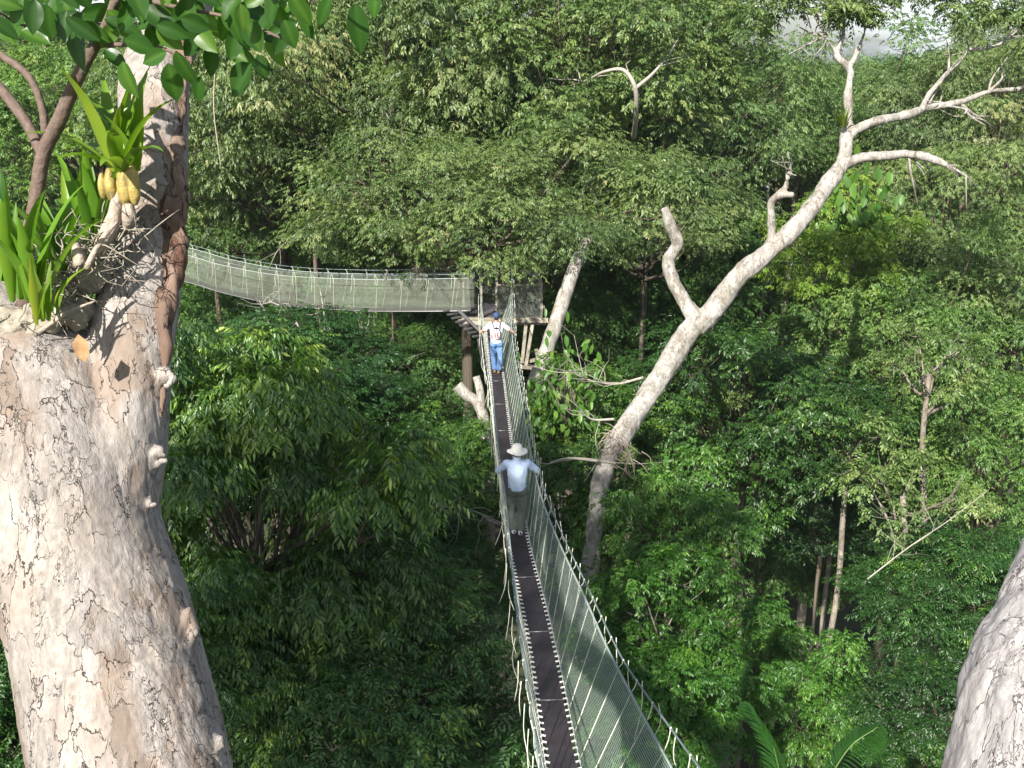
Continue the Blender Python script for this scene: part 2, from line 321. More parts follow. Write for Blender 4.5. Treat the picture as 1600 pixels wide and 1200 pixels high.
def branch_mesh(name, seed, cc, cr, H, r0, root=None):
    rnd = random.Random(seed); mb = MB(); root = Vector(root or (0, 0, -H * 1.0))
    for c, r in zip(cc, cr):
        c = Vector(c); k = rnd.uniform(.25, .5); s = root + Vector((0, 0, rnd.uniform(0, H * .7)))
        mid = s.lerp(c, .5) + Vector((rnd.uniform(-.5, .5), rnd.uniform(-.5, .5), -H * rnd.uniform(.0, .2)))
        mb.tube([s, s.lerp(mid, .5) + Vector((0, 0, -.1)), mid, c], [r0 * .6, r0 * .42, r0 * .3, r0 * .1], 6, 9)
        for q in range(5):
            e = c + Vector((rnd.gauss(0, 1), rnd.gauss(0, 1), rnd.gauss(.3, .6))).normalized() * r * .95; st_ = mid.lerp(c, rnd.uniform(.3, 1))
            mb.tube([st_, st_.lerp(e, .5) + Vector((0, 0, -.12 * r)), e], [r0 * .13, r0 * .09, r0 * .03], 4, 5)
    return mb.mesh(name)
# crown kinds: a few meshes, each used by several trees
KINDS = {}
def kind(key, seed, R, H, nclump, nsub, nspr, nl, sl, LL, LW, mat, bark, droop=.5, r0=.28, **kw):
    me, cc, cr = crown_mesh('crown', seed, R, H, nclump, nsub, nspr, nl, sl, LL, LW, droop, **kw); me.materials.append(M[mat])
    bm_ = branch_mesh('branchwork', seed, cc, cr, H, r0); bm_.materials.append(M[bark]); bm_.shade_smooth()
    rnd = random.Random(seed); pts = []; n = 9
    for i in range(n):
        t = i / (n - 1); k = 0 if i in (0, n - 1) else .35
        pts.append((rnd.uniform(-k, k), rnd.uniform(-k, k), t))
    tb = MB().tube(pts, [r0 * (1.5 - .75 * (i / (n - 1)) ** .5) for i in range(n)], 10, 40); tm = tb.mesh('trunk'); tm.materials.append(M[bark]); tm.shade_smooth()
    KINDS[key] = (me, bm_, tm, R, H)
kind('A', 1, 8, 4.8, 42, 15, 22, 8, .28, .20, .066, 'leaf_canopy', 'bark_dark', .7, r0=.22, flat=.55, low=-.6, rc=.3)
kind('B', 2, 8, 5.2, 46, 15, 20, 8, .28, .19, .062, 'leaf_canopy', 'bark_dark', .75, r0=.22, rc=.27, flat=.6, low=-.65)
kind('C', 3, 8, 6.5, 46, 14, 19, 8, .34, .22, .085, 'leaf_canopy', 'bark_dark', .6, r0=.22, rc=.27, low=-.6)
kind('D', 4, 3.2, 3.8, 40, 15, 12, 9, .34, .20, .058, 'leaf_gloss', 'bark_dark', .95, r0=.14, low=-.75, rc=.3, young=.16)
kind('E', 5, 3.4, 3.0, 34, 14, 11, 11, .5, .18, .056, 'leaf_pinnate', 'bark_dark', .35, r0=.14, low=-.7, rc=.34, flat=.45, young=.07)
kind('F', 6, 3.0, 3.0, 28, 13, 11, 8, .3, .19, .08, 'leaf_bright', 'bark_grey', .6, r0=.12, low=-.7, rc=.33)
kind('G', 7, 4.5, 3.6, 36, 15, 12, 9, .36, .20, .072, 'leaf_pinnate', 'bark_dark', .5, r0=.16, low=-.7, rc=.32)
def tree(key, px, py, zc, scale, rz, name, label, cat='tree', group=None, col=(1, 1, 1), sq=1.0, base=None, trunk=True):
    me, bm_, tm, R, H = KINDS[key]; c = P(px, py, zc); h = c.z; s = scale
    bx = c.x + (0 if base is None else base[0]); by = c.y + (0 if base is None else base[1])
    r = empty(name, (bx, by, 0), 0, label, cat, group)
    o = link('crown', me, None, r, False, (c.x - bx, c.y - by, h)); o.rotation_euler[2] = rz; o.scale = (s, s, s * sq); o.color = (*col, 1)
    o = link('branchwork', bm_, None, r, False, (c.x - bx, c.y - by, h)); o.rotation_euler[2] = rz; o.scale = (s, s, s * sq)
    if trunk:
        o = link('trunk', tm, None, r, False); hh = max(1., h - H * s * sq * .6); o.scale = (s, s, hh)
    return r
# ------------------------------------------------------------------ ground and hills
def sheet(name, xs, ys, zf, mat, kindv='structure', label=None):
    V = [(x, y, zf(x, y)) for y in ys for x in xs]; nx = len(xs)
    Fc = [(j * nx + i, j * nx + i + 1, (j + 1) * nx + i + 1, (j + 1) * nx + i) for j in range(len(ys) - 1) for i in range(nx - 1)]
    me = bpy.data.meshes.new(name); me.from_pydata(V, [], Fc); o = link(name, me, mat); tag(o, label, None, None, kindv); return o
gm = plain('forest_floor', (.035, .042, .018), .95, 0, .6, .35, .5)
g1 = [-1500, -900, -500, -250] + list(range(-150, 151, 6)) + [250, 500, 900, 1500]
sheet('ground', g1, g1, lambda x, y: (noise.noise(Vector((x * .05, y * .05, 0))) * .8 if abs(x) < 400 and abs(y) < 400 else 0), gm)
def hillz(x, y):
    k = math.exp(-((x - 260) / 190) ** 2) * math.exp(-((y - 640) / 130) ** 2)
    return -1 + 23 * k + 30 * math.exp(-((x + 330) / 160) ** 2) * math.exp(-((y - 700) / 120) ** 2) + 3.5 * abs(noise.noise(Vector((x * .09, y * .09, 3)))) + 5 * noise.noise(Vector((x * .012, y * .012, 1)))
hm = plain('hill_forest', (.045, .075, .03), .95, 0, .55, .12, 0)
sheet('hill', [x for x in range(-700, 901, 8)], [y for y in range(430, 860, 8)], hillz, hm)
# far canopy: nobody could count these crowns
def far_canopy():
    rng = np.random.default_rng(50); n = 2600
    y = rng.uniform(120, 640, n) ; x = rng.uniform(-.62, .62, n) * y
    z = np.where(y < 430, 17 + rng.normal(0, 2.5, n), np.array([hillz(a, b) for a, b in zip(x, y)]) + 3)
    R = rng.uniform(5, 10, n); k = 90
    d = unit(rng.normal(0, 1, (n, k, 3)) + np.array([0, -.25, .55])); pc = np.stack([x, y, z], 1)[:, None] + d * R[:, None, None] * np.array([1, 1, .62]) * rng.uniform(.8, 1.05, (n, k, 1))
    pc = pc.reshape(-1, 3); d = d.reshape(-1, 3); m = len(pc)
    t = np.repeat(rng.uniform(.2, .7, n), k) + rng.normal(0, .1, m)
    me = leaf_mesh('far_canopy', pc, d * [1, 1, .2] + rng.normal(0, .5, (m, 3)), d + rng.normal(0, .3, (m, 3)), rng.uniform(1.1, 2.2, m), rng.uniform(.9, 1.6, m), t)
    o = link('distant_forest', me, M['leaf_canopy'], None, False); o.color = (.8, 1, .8, 1)
    tag(o, 'hazy mass of distant forest canopy below the sky', 'forest', None, 'stuff')
far_canopy()

# ------------------------------------------------------------------ background trees beyond the walkways
rr = random.Random(11)
GB = 'far canopy trees behind the walkway'
for i in range(34):                                                  # rows of crowns farther off
    zc = rr.uniform(66, 120); px = -120 + (i * 547 % 1840); py = 150 + rr.uniform(-30, 130) if zc < 85 else 120 + rr.uniform(-20, 50)
    if 1120 < px < 1520: py += 75
    tree('ABC'[i % 3], px, py, zc, rr.uniform(.8, 1.15), rr.uniform(0, 6), 'canopy_tree', 'distant green canopy tree beyond the walkway', 'tree', GB, col=(rr.uniform(.75, 1.05), rr.uniform(.85, 1.1), rr.uniform(.7, 1.05)))
CT = [  # kind, px, py, depth, scale, squash, colour, label
 ('B', 430, 190, 50, .95, 1.1, (1.1, 1.0, 1.2), 'large grey-green canopy tree above the far end of the side walkway'),
 ('A', 640, 130, 48, 1.05, 1.2, (1.15, 1.0, 1.3), 'wide pale green canopy tree at the top centre-left of the photo'),
 ('C', 900, 110, 46, .9, 1.0, (1.05, 1.0, 1.1), 'tall leafy canopy tree straight above the platform at the top edge'),
 ('B', 1080, 200, 52, .85, 1.0, (.9, .95, 1.0), 'dense green canopy tree left of the bare upper limbs of the pale tree'),
 ('A', 725, 332, 38.5, .70, .85, (1.1, 1.0, 1.15), 'fine-leaved spreading tree whose lowest boughs overhang the platform'),
 ('B', 1010, 330, 43, .55, 1.0, (1.05, 1.0, 1.1), 'fine-leaved tree between the leaning trunk and the forked pale branch'),
 ('B', 610, 375, 41.5, .34, .9, (.95, 1.0, 1.0), 'small leafy crown drooping over the middle of the side walkway rail'),
 ('B', 545, 70, 52, .7, 1.0, (1.0, 1.0, .95), 'leafy tree at the top edge left of centre, behind the wide pale green one'),
 ('A', 855, 215, 46, .55, 1.1, (1.0, 1.0, .9), 'leafy tree filling the gap above the platform tree and below the top edge tree'),
 ('C', 1010, 50, 52, .7, 1.0, (1.0, 1.0, .85), 'leafy tree behind the forked bare branch at the top edge'),
 ('B', 480, 150, 47, .55, 1.2, (1.1, 1.05, 1.0), 'leafy tree right of the hanging vine above the side walkway'),
 ('A', 700, 215, 46, .5, 1.3, (1.0, 1.05, .9), 'leafy tree in the centre of the upper canopy wall'),
 ('A', 330, 350, 52, .6, 1.0, (1.0, 1.05, .95), 'leafy tree right of the big trunk above the walkway netting'),
 ('C', 150, 190, 62, .8, 1.0, (1.0, 1.15, .8), 'bright green tree seen between the epiphyte stems and the big trunk'),
 ('B', 20, 250, 70, .8, 1.0, (.95, 1.1, .8), 'green canopy tree behind the thin brown stems at the left edge'),
 ('C', 1330, 250, 60, .8, 1.0, (.8, .95, .85), 'dark green canopy tree behind the bare limbs of the pale tree'),
 ('A', 1560, 190, 52, .75, 1.1, (1.1, 1.0, 1.25), 'grey-green canopy tree at the upper right edge under the long bare limb'),
 ('B', 1500, 330, 46, .62, 1.0, (1.15, 1.08, 1.2), 'pale sunlit tree below the drooping bare limb at the right'),
 ('A', 1590, 470, 42, .55, 1.0, (1.05, 1.05, 1.1), 'sunlit leafy tree at the right edge halfway up the photo'),
 ('C', 1430, 560, 41, .5, 1.2, (.95, 1.08, .85), 'tall sunlit green tree right of the narrow white trunk'),
 ('C', 1540, 720, 38, .5, 1.1, (.8, 1.0, .7), 'dense green tree at the right edge above the near grey trunk'),
]
for k, px, py, zc, s, sq, col, lab in CT:
    tree(k, px, py, zc, s, rr.uniform(0, 6), 'canopy_tree', lab, 'tree', None, col, sq)
# walls of forest behind the walkway, shade put into their leaf colour
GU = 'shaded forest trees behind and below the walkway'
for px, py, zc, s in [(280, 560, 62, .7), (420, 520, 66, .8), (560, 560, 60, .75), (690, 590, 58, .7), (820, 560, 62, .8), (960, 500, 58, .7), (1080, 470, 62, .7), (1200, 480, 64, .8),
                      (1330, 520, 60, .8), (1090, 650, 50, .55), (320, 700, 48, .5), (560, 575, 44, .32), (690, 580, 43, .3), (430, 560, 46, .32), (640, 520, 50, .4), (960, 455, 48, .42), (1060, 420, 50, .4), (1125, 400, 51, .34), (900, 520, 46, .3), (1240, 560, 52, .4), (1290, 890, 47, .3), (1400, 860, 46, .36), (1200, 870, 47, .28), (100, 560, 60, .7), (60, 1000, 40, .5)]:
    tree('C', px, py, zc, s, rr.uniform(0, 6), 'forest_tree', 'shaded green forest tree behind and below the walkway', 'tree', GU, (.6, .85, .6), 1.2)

# ------------------------------------------------------------------ nearer trees below the bridge
NT = [
 ('D', 390, 800, 21.5, 1.0, 1.0, (1.25, 1.25, 1.0), 'dense tree with drooping yellow-green leaf tips beside the big left trunk'),
 ('D', 290, 1060, 19, .6, 1.0, (1.2, 1.3, 1), 'dark drooping-leaved tree low beside the big left trunk'),
 ('E', 590, 1125, 20.5, .86, 1.0, (1.5, 1.5, 1.5), 'broad dark green tree with feathery leaves low left of the bridge'),
 ('E', 640, 900, 26, .6, .9, (1.35, 1.45, 1.1), 'feathery-leaved tree just left of the near walker'),
 ('G', 430, 600, 33, .75, .7, (.75, .9, .95), 'flat-topped blue-green tree under the side walkway'),
 ('G', 650, 700, 33, .55, .8, (.75, .9, .7), 'small leafy tree left of the bridge near the broken stump'),
 ('F', 690, 795, 27, .45, .7, (.8, .8, .75), 'long-leaved small tree touching the left rail of the bridge'),
 ('G', 1170, 640, 35, .85, .9, (.8, .9, .65), 'layered green tree right of the pale leaning trunk'),
 ('F', 1045, 850, 25.5, .58, 1.15, (1, 1, 1), 'bright green bushy tree close right of the bridge'),
 ('F', 1030, 990, 22, .6, .9, (.75, .85, .7), 'green tree with bare twigs behind the right netting'),
 ('F', 1010, 1130, 20, .5, .9, (.7, .85, .7), 'leafy tree beneath the hanging cable at the lower right of the bridge'),
 ('F', 905, 650, 30.5, .5, 1.0, (.95, .9, .8), 'bright leafy bush against the foot of the leaning pale trunk'),
 ('F', 880, 790, 27, .45, 1.2, (.6, .65, .6), 'long-leaved dull green tree behind the right rail of the bridge'),
 ('F', 722, 712, 28.5, .3, 1.0, (.85, .85, .75), 'small long-leaved tree hiding the lower part of the broken stump'),
 ('G', 1290, 800, 38, .42, 1.0, (.55, .75, .7), 'dark green tree in the shaded hollow right of the bridge'),  # leaf colour lowered to stand in for the shade of the hollow
 ('F', 1250, 1090, 27, .55, 1.1, (.9, 1, .8), 'small bright green tree just above the palm fronds'),
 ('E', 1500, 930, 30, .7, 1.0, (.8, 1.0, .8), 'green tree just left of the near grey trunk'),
 ('G', 1460, 1120, 26, .45, .9, (.5, .7, .45), 'low dark tree beside the palm at the lower right'),  # colour turned down in place of deep shade
 ('F', 1310, 390, 42, .75, 1.1, (1.25, 1.2, 1.2), 'yellow-green leafy tree below the main pale limb'),
 ('E', 30, 1060, 22, .9, 1.0, (.8, 1.0, .7), 'dark green tree at the lower left corner behind the big trunk'),
]
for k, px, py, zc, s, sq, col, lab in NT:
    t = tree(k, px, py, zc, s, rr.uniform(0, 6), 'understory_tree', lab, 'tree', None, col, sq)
    if 'yellow-green leafy' in lab: [c for c in t.children if c.name.startswith('crown')][0].data = (lambda m: (m.materials.clear(), m.materials.append(M['leaf_yellow']), m)[2])(KINDS['F'][0].copy())

# ------------------------------------------------------------------ slender trunks standing in the dark gaps
ST = [((1192, 420), (1184, 560), 52, .22, 'bark_pale', 'slim pale trunk, leftmost of three beside the forked tree'),
      ((1208, 420), (1205, 600), 53, .26, 'bark_dark', 'brown middle trunk of three beside the forked tree'),
      ((1232, 430), (1215, 600), 54, .30, 'bark_grey', 'grey trunk, rightmost of three beside the forked tree'),
      ((1332, 560), (1308, 760), 45, .2, 'bark_grey', 'lone slim pale trunk in the gap right of centre'),
      ((1137, 840), (1130, 1010), 36, .17, 'bark_grey', 'slim grey trunk in the dark gap below the bright bushy tree'),
      ((1155, 900), (1152, 1020), 40, .18, 'bark_dark', 'dim thin trunk right beside the slim grey trunk in the dark gap'),
      ((1300, 960), (1292, 1040), 33, .2, 'bark_grey', 'short stretch of pale trunk above the palm'),
      ((1395, 1060), (1390, 1150), 31, .22, 'bark_grey', 'mottled grey trunk at the lower right near the grey trunk'),
      ((1440, 840), (1432, 1000), 33, .2, 'bark_grey', 'thin grey trunk among leaves left of the near grey trunk')]
for a, b, zc, r, mt, lab in ST:
    A = P(*a, zc); B = P(*b, zc); d = (A - B) / max(.1, A.z - B.z); top = A + d * 5 ; bot = B - d * B.z
    root = empty('slender_tree', (bot.x, bot.y, 0), 0, lab, 'tree')
    L0 = Vector((bot.x, bot.y, 0)); pts = [bot.lerp(top, i / 9) - L0 + (Vector((rr.gauss(0, .12), rr.gauss(0, .12), 0)) if 0 < i < 9 else Vector()) for i in range(10)]
    MB().tube(pts, [r * (.62 - .22 * i / 9) for i in range(10)], 10, 60).build('trunk', M[mt], root)
    cm, cc, cr = crown_mesh('crown', rr.randint(0, 9999), 1.9, 1.2, 6, 8, 8, 8, .3, .15, .06, .5, low=-.3, rc=.4)
    link('crown', cm, M['leaf_canopy'], root, False, top - L0)
    bmx = branch_mesh('branchwork', 3, cc, cr, 1.6, .12); link('branchwork', bmx, M[mt], root, True, top - L0)

# ------------------------------------------------------------------ big pale forked tree right of the bridge
def pix_tube(mb, pts, sides=10, n=None, wf=1.0):
    """pts: px, py, depth, width in photo pixels"""
    mb.tube([P(a, b, z) for a, b, z, w in pts], [w * wf / 2 * z / F for a, b, z, w in pts], sides, n or len(pts) * 6)
def rough(me, amp, sc, amp2=0, sc2=1):
    displace(me, lambda c: amp * noise.noise(c * sc) + (amp2 * noise.noise(c * sc2) if amp2 else 0))
def pale_tree():
    z = 27; bark = M['bark_pale']
    root = empty('pale_tree', (P(915, 950, 25).x, P(915, 950, 25).y, 0), 0, 'big bare pale tree with a forked trunk rising right of the bridge', 'tree'); L0 = root.location
    mb = MB()
    pix_tube(mb, [(905, 1500, 24, 60), (915, 1000, 24.5, 48), (922, 900, 25, 42), (932, 800, 25.4, 38), (945, 730, 25.8, 40), (972, 680, 26.2, 44), (1000, 635, 26.6, 45), (1035, 585, 26.8, 46), (1062, 540, 27, 46), (1090, 503, 27, 44)], 14, wf=.76)
    pix_tube(mb, [(1085, 512, 27, 44), (1120, 478, 27, 36), (1155, 432, 27, 34), (1195, 398, 27, 33), (1235, 362, 27.2, 32), (1270, 322, 27.4, 30), (1295, 285, 27.6, 28), (1318, 252, 27.8, 26), (1322, 215, 28, 21), (1327, 185, 28, 16), (1325, 145, 28, 14), (1328, 110, 28, 13), (1308, 85, 28, 13), (1318, 50, 28.3, 10), (1300, 25, 28.5, 7)], 12, wf=.9)
    pix_tube(mb, [(1090, 500, 27, 36), (1070, 470, 27, 27), (1052, 440, 27, 24), (1044, 408, 27, 22), (1058, 380, 26.8, 21), (1046, 350, 26.6, 18), (1038, 324, 26.5, 14)], 10, wf=.88)
    pix_tube(mb, [(1195, 400, 27, 26), (1205, 370, 27, 18), (1206, 340, 26.8, 16), (1206, 315, 26.7, 15), (1222, 305, 26.5, 13), (1240, 304, 26.4, 9)], 10, wf=.88)
    pix_tube(mb, [(1210, 310, 26.7, 12), (1226, 295, 26.5, 11), (1230, 282, 26.4, 8)], 8, wf=.9)
    pix_tube(mb, [(1315, 258, 27.8, 24), (1350, 247, 27.2, 18), (1385, 243, 26.8, 16), (1420, 240, 26.4, 16), (1450, 246, 26, 14), (1480, 258, 25.7, 9)], 10, wf=.88)
    pix_tube(mb, [(1320, 215, 28, 20), (1345, 198, 28, 16), (1385, 186, 28.2, 16), (1425, 177, 28.4, 14), (1450, 168, 28.6, 12), (1500, 160, 28.8, 11), (1545, 143, 29, 10), (1600, 138, 29.2, 8), (1700, 120, 29.5, 5)], 8, wf=.9)
    pix_tube(mb, [(1440, 172, 28.5, 11), (1450, 150, 28.5, 8), (1468, 128, 28.5, 6), (1482, 112, 28.4, 5)], 6)
    pix_tube(mb, [(1327, 105, 28, 10), (1342, 75, 28, 8), (1352, 42, 28.2, 7), (1350, 5, 28.4, 4)], 6)
    pix_tube(mb, [(1308, 85, 28, 9), (1290, 55, 28, 6), (1270, 15, 28, 4)], 6)
    pix_tube(mb, [(1480, 165, 28.7, 6), (1510, 172, 28.4, 5), (1495, 182, 28.2, 4), (1470, 172, 28.1, 3)], 5)
    rq = random.Random(21); tw = MB()
    for a, b, z_, dx, dy in [(1318, 50, 28.3, -30, -60), (1352, 42, 28.2, 10, -60), (1300, 25, 28.5, -60, -30), (1482, 112, 28.4, 20, -50), (1600, 138, 29.2, 80, -30), (1545, 143, 29, 40, -50), (1500, 160, 28.8, 30, 40), (1480, 258, 25.7, 30, 10), (1230, 282, 26.4, 6, -30), (1450, 168, 28.6, 30, -40), (1290, 55, 28, -50, 5), (1420, 240, 26.4, 20, 30)]:
        for k in range(3):
            ex, ey = dx * rq.uniform(.4, 1.2) + rq.gauss(0, 16), dy * rq.uniform(.4, 1.2) + rq.gauss(0, 16); zz = z_ + rq.gauss(0, .4)
            m1 = (a + ex * .5 + rq.gauss(0, 6), b + ey * .5 + rq.gauss(0, 6)); pix_tube(tw, [(a, b, z_, 5), (*m1, z_, 3.4), (a + ex, b + ey, zz, 1.6)], 5, 8)
            pix_tube(tw, [(*m1, z_, 2.6), (m1[0] + ex * .4 + rq.gauss(0, 14), m1[1] + ey * .4 + rq.gauss(0, 14), zz, 1.2)], 4, 5)
        me = mb.remesh('trunk', .03, 2); rough(me, .05, 1.6, .02, 6)
    bj = bmesh.new(); bj.from_mesh(me); bj.from_mesh(tw.mesh('tw')); bj.to_mesh(me); bj.free()
    me.transform(Matrix.Translation(-L0)); link('trunk', me, bark, root)
    cm, cc, cr = crown_mesh('crown', 77, 0, 0, 0, 14, 11, 9, .32, .16, .055, .5, clumps=[(*(P(a, b, 28) - L0), q) for a, b, q in [(1290, 8, .8), (1360, -8, .8), (1180, 30, .9), (1240, -5, .8), (1640, 100, .8), (1036, 296, .75), (1000, 285, .8), (1065, 290, .6), (1500, 15, .8), (1560, 0, .9), (1400, -20, .9), (1335, 25, .5), (1590, 30, .6)]])
    link('crown', cm, M['leaf_canopy'], root, False).color = (1.1, 1, 1.2, 1)
    # roots and clumps hanging on the trunk
    ep = MB(); r2 = random.Random(4)
    for k in range(60):
        a = P(r2.gauss(962, 14), r2.gauss(700, 16), 25.7); b = a + Vector((r2.gauss(0, .25), r2.gauss(0, .2), r2.uniform(-.7, .2)))
        ep.tube([a, a.lerp(b, .5) + Vector((r2.gauss(0, .08), 0, .05)), b], [.012, .009, .004], 4, 5)
    m = ep.mesh('hanging_root'); m.transform(Matrix.Translation(-L0)); link('hanging_root', m, M['husk'], root)
    # bromeliad high in the crook
    b0 = empty('bromeliad', P(1318, 200, 27.7), 0, 'dry bromeliad tuft in the upper crook of the pale tree', 'plant')
    link('leaf_rosette', strap_mesh(31, 22, .55, .05, 1.2), M['orchid'], b0, True).color = (.8, .7, .6, 1)
def strap_mesh(seed, n, L, Wd, lean=.8, nseg=9, dirbias=None, thick=0):
    """rosette of arching strap leaves"""
    r2 = random.Random(seed); V = []; Fc = []; T = []
    for k in range(n):
        az = r2.uniform(0, 2 * math.pi) if dirbias is None else dirbias + r2.gauss(0, .9)
        el = r2.uniform(.15, 1) * lean; l = L * r2.uniform(.55, 1.1); w = Wd * r2.uniform(.8, 1.15); t0 = r2.random()
        p = Vector((r2.gauss(0, .02), r2.gauss(0, .02), 0)); d = Vector((math.cos(az) * math.sin(el * .6), math.sin(az) * math.sin(el * .6), math.cos(el * .6)))
        sd = d.cross(Vector((0, 0, 1)));
        if sd.length < .01: sd = Vector((1, 0, 0))
        sd.normalize(); base = len(V)
        for i in range(nseg):
            t = i / (nseg - 1); ww = w * (.35 + .65 * math.sin(min(1, t * 2.2) * math.pi / 2)) * (1 - max(0, t - .45) / .56) ** .7 * .5
            nn = sd.cross(d).normalized()
            V += [p + sd * ww + nn * ww * .45, p - nn * 0, p - sd * ww + nn * ww * .45]; T += [t0 * .7 + r2.uniform(0, .06)] * 3
            p = p + d * l / (nseg - 1); d = (d + Vector((math.cos(az), math.sin(az), -1.1)) * el * .75 * t / nseg * 2.2).normalized()
        for i in range(nseg - 1):
            a = base + i * 3; Fc += [(a, a + 1, a + 4, a + 3), (a + 1, a + 2, a + 5, a + 4)]
    me = bpy.data.meshes.new('straps'); me.from_pydata([tuple(v) for v in V], [], Fc); me.update()
    at = me.attributes.new('tint', 'FLOAT', 'POINT'); at.data.foreach_set('value', T); return me
pale_tree()

# leaning pale trunk behind the platform
def leaning():
    root = empty('leaning_tree', (P(900, 1250, 36).x, P(900, 1250, 36).y, 0), 0, 'mottled pale trunk leaning right beside the timber platform', 'tree'); L0 = root.location
    mb = MB(); pix_tube(mb, [(905, 1300, 36, 30), (885, 900, 35.5, 27), (852, 690, 34.6, 26), (834, 615, 34, 25), (850, 560, 34, 24), (870, 500, 34, 23), (890, 440, 34.3, 22), (905, 400, 34.5, 20), (918, 375, 34.6, 17)], 12)
    pix_tube(mb, [(900, 410, 34.5, 17), (912, 385, 34.4, 13), (926, 370, 34.3, 11)], 8)
    me = mb.remesh('trunk', .03, 2); rough(me, .02, 3); me.transform(Matrix.Translation(-L0)); link('trunk', me, M['bark_pale'], root)
    o = tag(MB().tube([P(715, 602, 29), P(730, 618, 29), P(748, 634, 29), P(760, 700, 29), P(765, 1000, 29.5)], [.16, .15, .14, .17, .2], 12, 30).tube([P(744, 588, 29), P(750, 610, 29), P(752, 640, 29)], [.10, .11, .12], 10, 12).build('broken_tree_stump', M['bark_pale']),
        'broken forked tree stump left of the bridge with two sawn ends', 'tree stump')
leaning()

# ------------------------------------------------------------------ the two walkways and the platform
def strip(name, A, B, mat, parent, cols=1, uvh=1.0):
    """sheet between two polylines with UV in metres"""
    n = len(A); V = []; uv = []; L = 0
    for i in range(n):
        if i: L += (A[i] - A[i - 1]).length
        for k in range(cols + 1):
            t = k / cols; q = A[i].lerp(B[i], t); q = q - Vector((0, 0, .03 * math.sin(t * math.pi))); V.append(q); uv.append((L, t * (A[i] - B[i]).length))
    w = cols + 1; Fc = [(i * w + k, i * w + k + 1, (i + 1) * w + k + 1, (i + 1) * w + k) for i in range(n - 1) for k in range(cols)]
    me = bpy.data.meshes.new(name); me.from_pydata([tuple(v) for v in V], [], Fc); u = me.uv_layers.new(name='UVMap')
    for l in me.loops: u.data[l.index].uv = uv[l.vertex_index]
    return link(name, me, mat, parent)
def resample(pts, n): return [Vector(p) for p in interp(pts, n)]
def walkway(name, cen, left, right, cable_l, cable_r, label, net, step=.62, lacing=True, dw=.17):
    """cen/left/right/cables: resampled polylines with equal counts, world points"""
    root = empty(name, cen[0], 0, label, 'rope bridge'); o0 = cen[0]; rel = lambda Q: [q - o0 for q in Q]
    cen, left, right, cable_l, cable_r = map(rel, (cen, left, right, cable_l, cable_r)); n = len(cen)
    side = []
    for i in range(n):
        d = cen[min(n - 1, i + 1)] - cen[max(0, i - 1)]; s = Vector((d.y, -d.x, 0)).normalized(); side.append(s)
    eL = [c - s * dw for c, s in zip(cen, side)]; eR = [c + s * dw for c, s in zip(cen, side)]
    # deck with thickness
    V = []; Fc = []
    for i in range(n):
        for e, dz in ((eL[i], 0), (eR[i], 0), (eR[i], -.025), (eL[i], -.025)): V.append(e + Vector((0, 0, dz)))
    for i in range(n - 1):
        for k in range(4): a = i * 4 + k; b = i * 4 + (k + 1) % 4; Fc.append((a, b, b + 4, a + 4))
    me = bpy.data.meshes.new('deck'); me.from_pydata([tuple(v) for v in V], [], Fc); link('deck', me, M['deck'], root, False)
    out = .05
    lL = [c - s * (dw + out) - Vector((0, 0, .03)) for c, s in zip(cen, side)]; lR = [c + s * (dw + out) - Vector((0, 0, .03)) for c, s in zip(cen, side)]
    for q in (lL, lR): MB().tube(q, .016, 6).build('deck_rail', M['alu'], root)
    # seams and rungs
    acc = 0; rung = []; lac = ([], []); hang = []
    length = [0]
    for i in range(1, n): length.append(length[-1] + (cen[i] - cen[i - 1]).length)
    def at(Q, s):
        s = min(max(s, 0), length[-1] - 1e-4); i = max(0, np.searchsorted(length, s) - 1); f = (s - length[i]) / (length[i + 1] - length[i]); return Q[i].lerp(Q[i + 1], f)
    s = .3; k = 0
    while s < length[-1] - .2:
        if len(rung) < 20:
            a = at(eL, s) + Vector((0, 0, .004)); b = at(eR, s) + Vector((0, 0, .004)); rung.append(1); MB().tube([a, b], .009, 5).build('deck_seam', M['alu'], root)
        s += 2.1
    if lacing:
        for e, l in ((eL, lL), (eR, lR)):
            mb = MB(); s = .1
            while s < length[-1] - .1:
                a = at(e, s); b = at(l, s + .02); m_ = a.lerp(b, .5) + Vector((0, 0, .035)); i_ = a.lerp(b, -.35) + Vector((0, 0, .006))
                mb.tube([i_, a + Vector((0, 0, .012)), m_, b], [.013, .015, .015, .011], 5); s += .155
            mb.tube([q + Vector((0, 0, .01)) for q in [x.lerp(y, .7) for x, y in zip(e, l)]], .005, 4); mb.build('edge_lacing', M['ropewhite'], root)
    for q in (left, right): MB().tube(q, .014, 6).build('handrail', M['rail'], root)
    for q in (cable_l, cable_r): MB().tube(q, .011, 6).build('support_cable', M['cable'], root)
    strip('netting', left, lL, net, root, 6); strip('netting', right, lR, net, root, 6)
    # hangers: loop on the cable, down to the rail, on to the deck edge, loose tail
    s = .35; r2 = random.Random(len(name)); cnt = 0
    while s < length[-1] - .1 and cnt < 94:
        for R_, E_, K_ in ((left, lL, cable_l), (right, lR, cable_r)):
            a = at(K_, s); b = at(R_, s + .08); c = at(E_, s - .12); mb = MB(); sg = 1 if R_ is right else -1
            off = side[0] * sg * .02
            mb.tube([a + Vector((0, 0, .02)), a.lerp(b, .5) + off, b + off], .006, 5, 5); mb.tube([b + off, b.lerp(c, .5) + off * .5, c], .006, 5, 6)
            mb.ball(a, .015, 7, 5); mb.ball(b, .014, 7, 5)
            tl = r2.uniform(.35, .75); e = a + off * 3
            mb.tube([e, e + Vector((r2.gauss(0, .02), r2.gauss(0, .02), -tl * .5)), e + Vector((r2.gauss(0, .05), r2.gauss(0, .05), -tl))], .0055, 5, 6)
            mb.build('hanger_rope', M['rope'], root); cnt += 1
        s += step
    return root
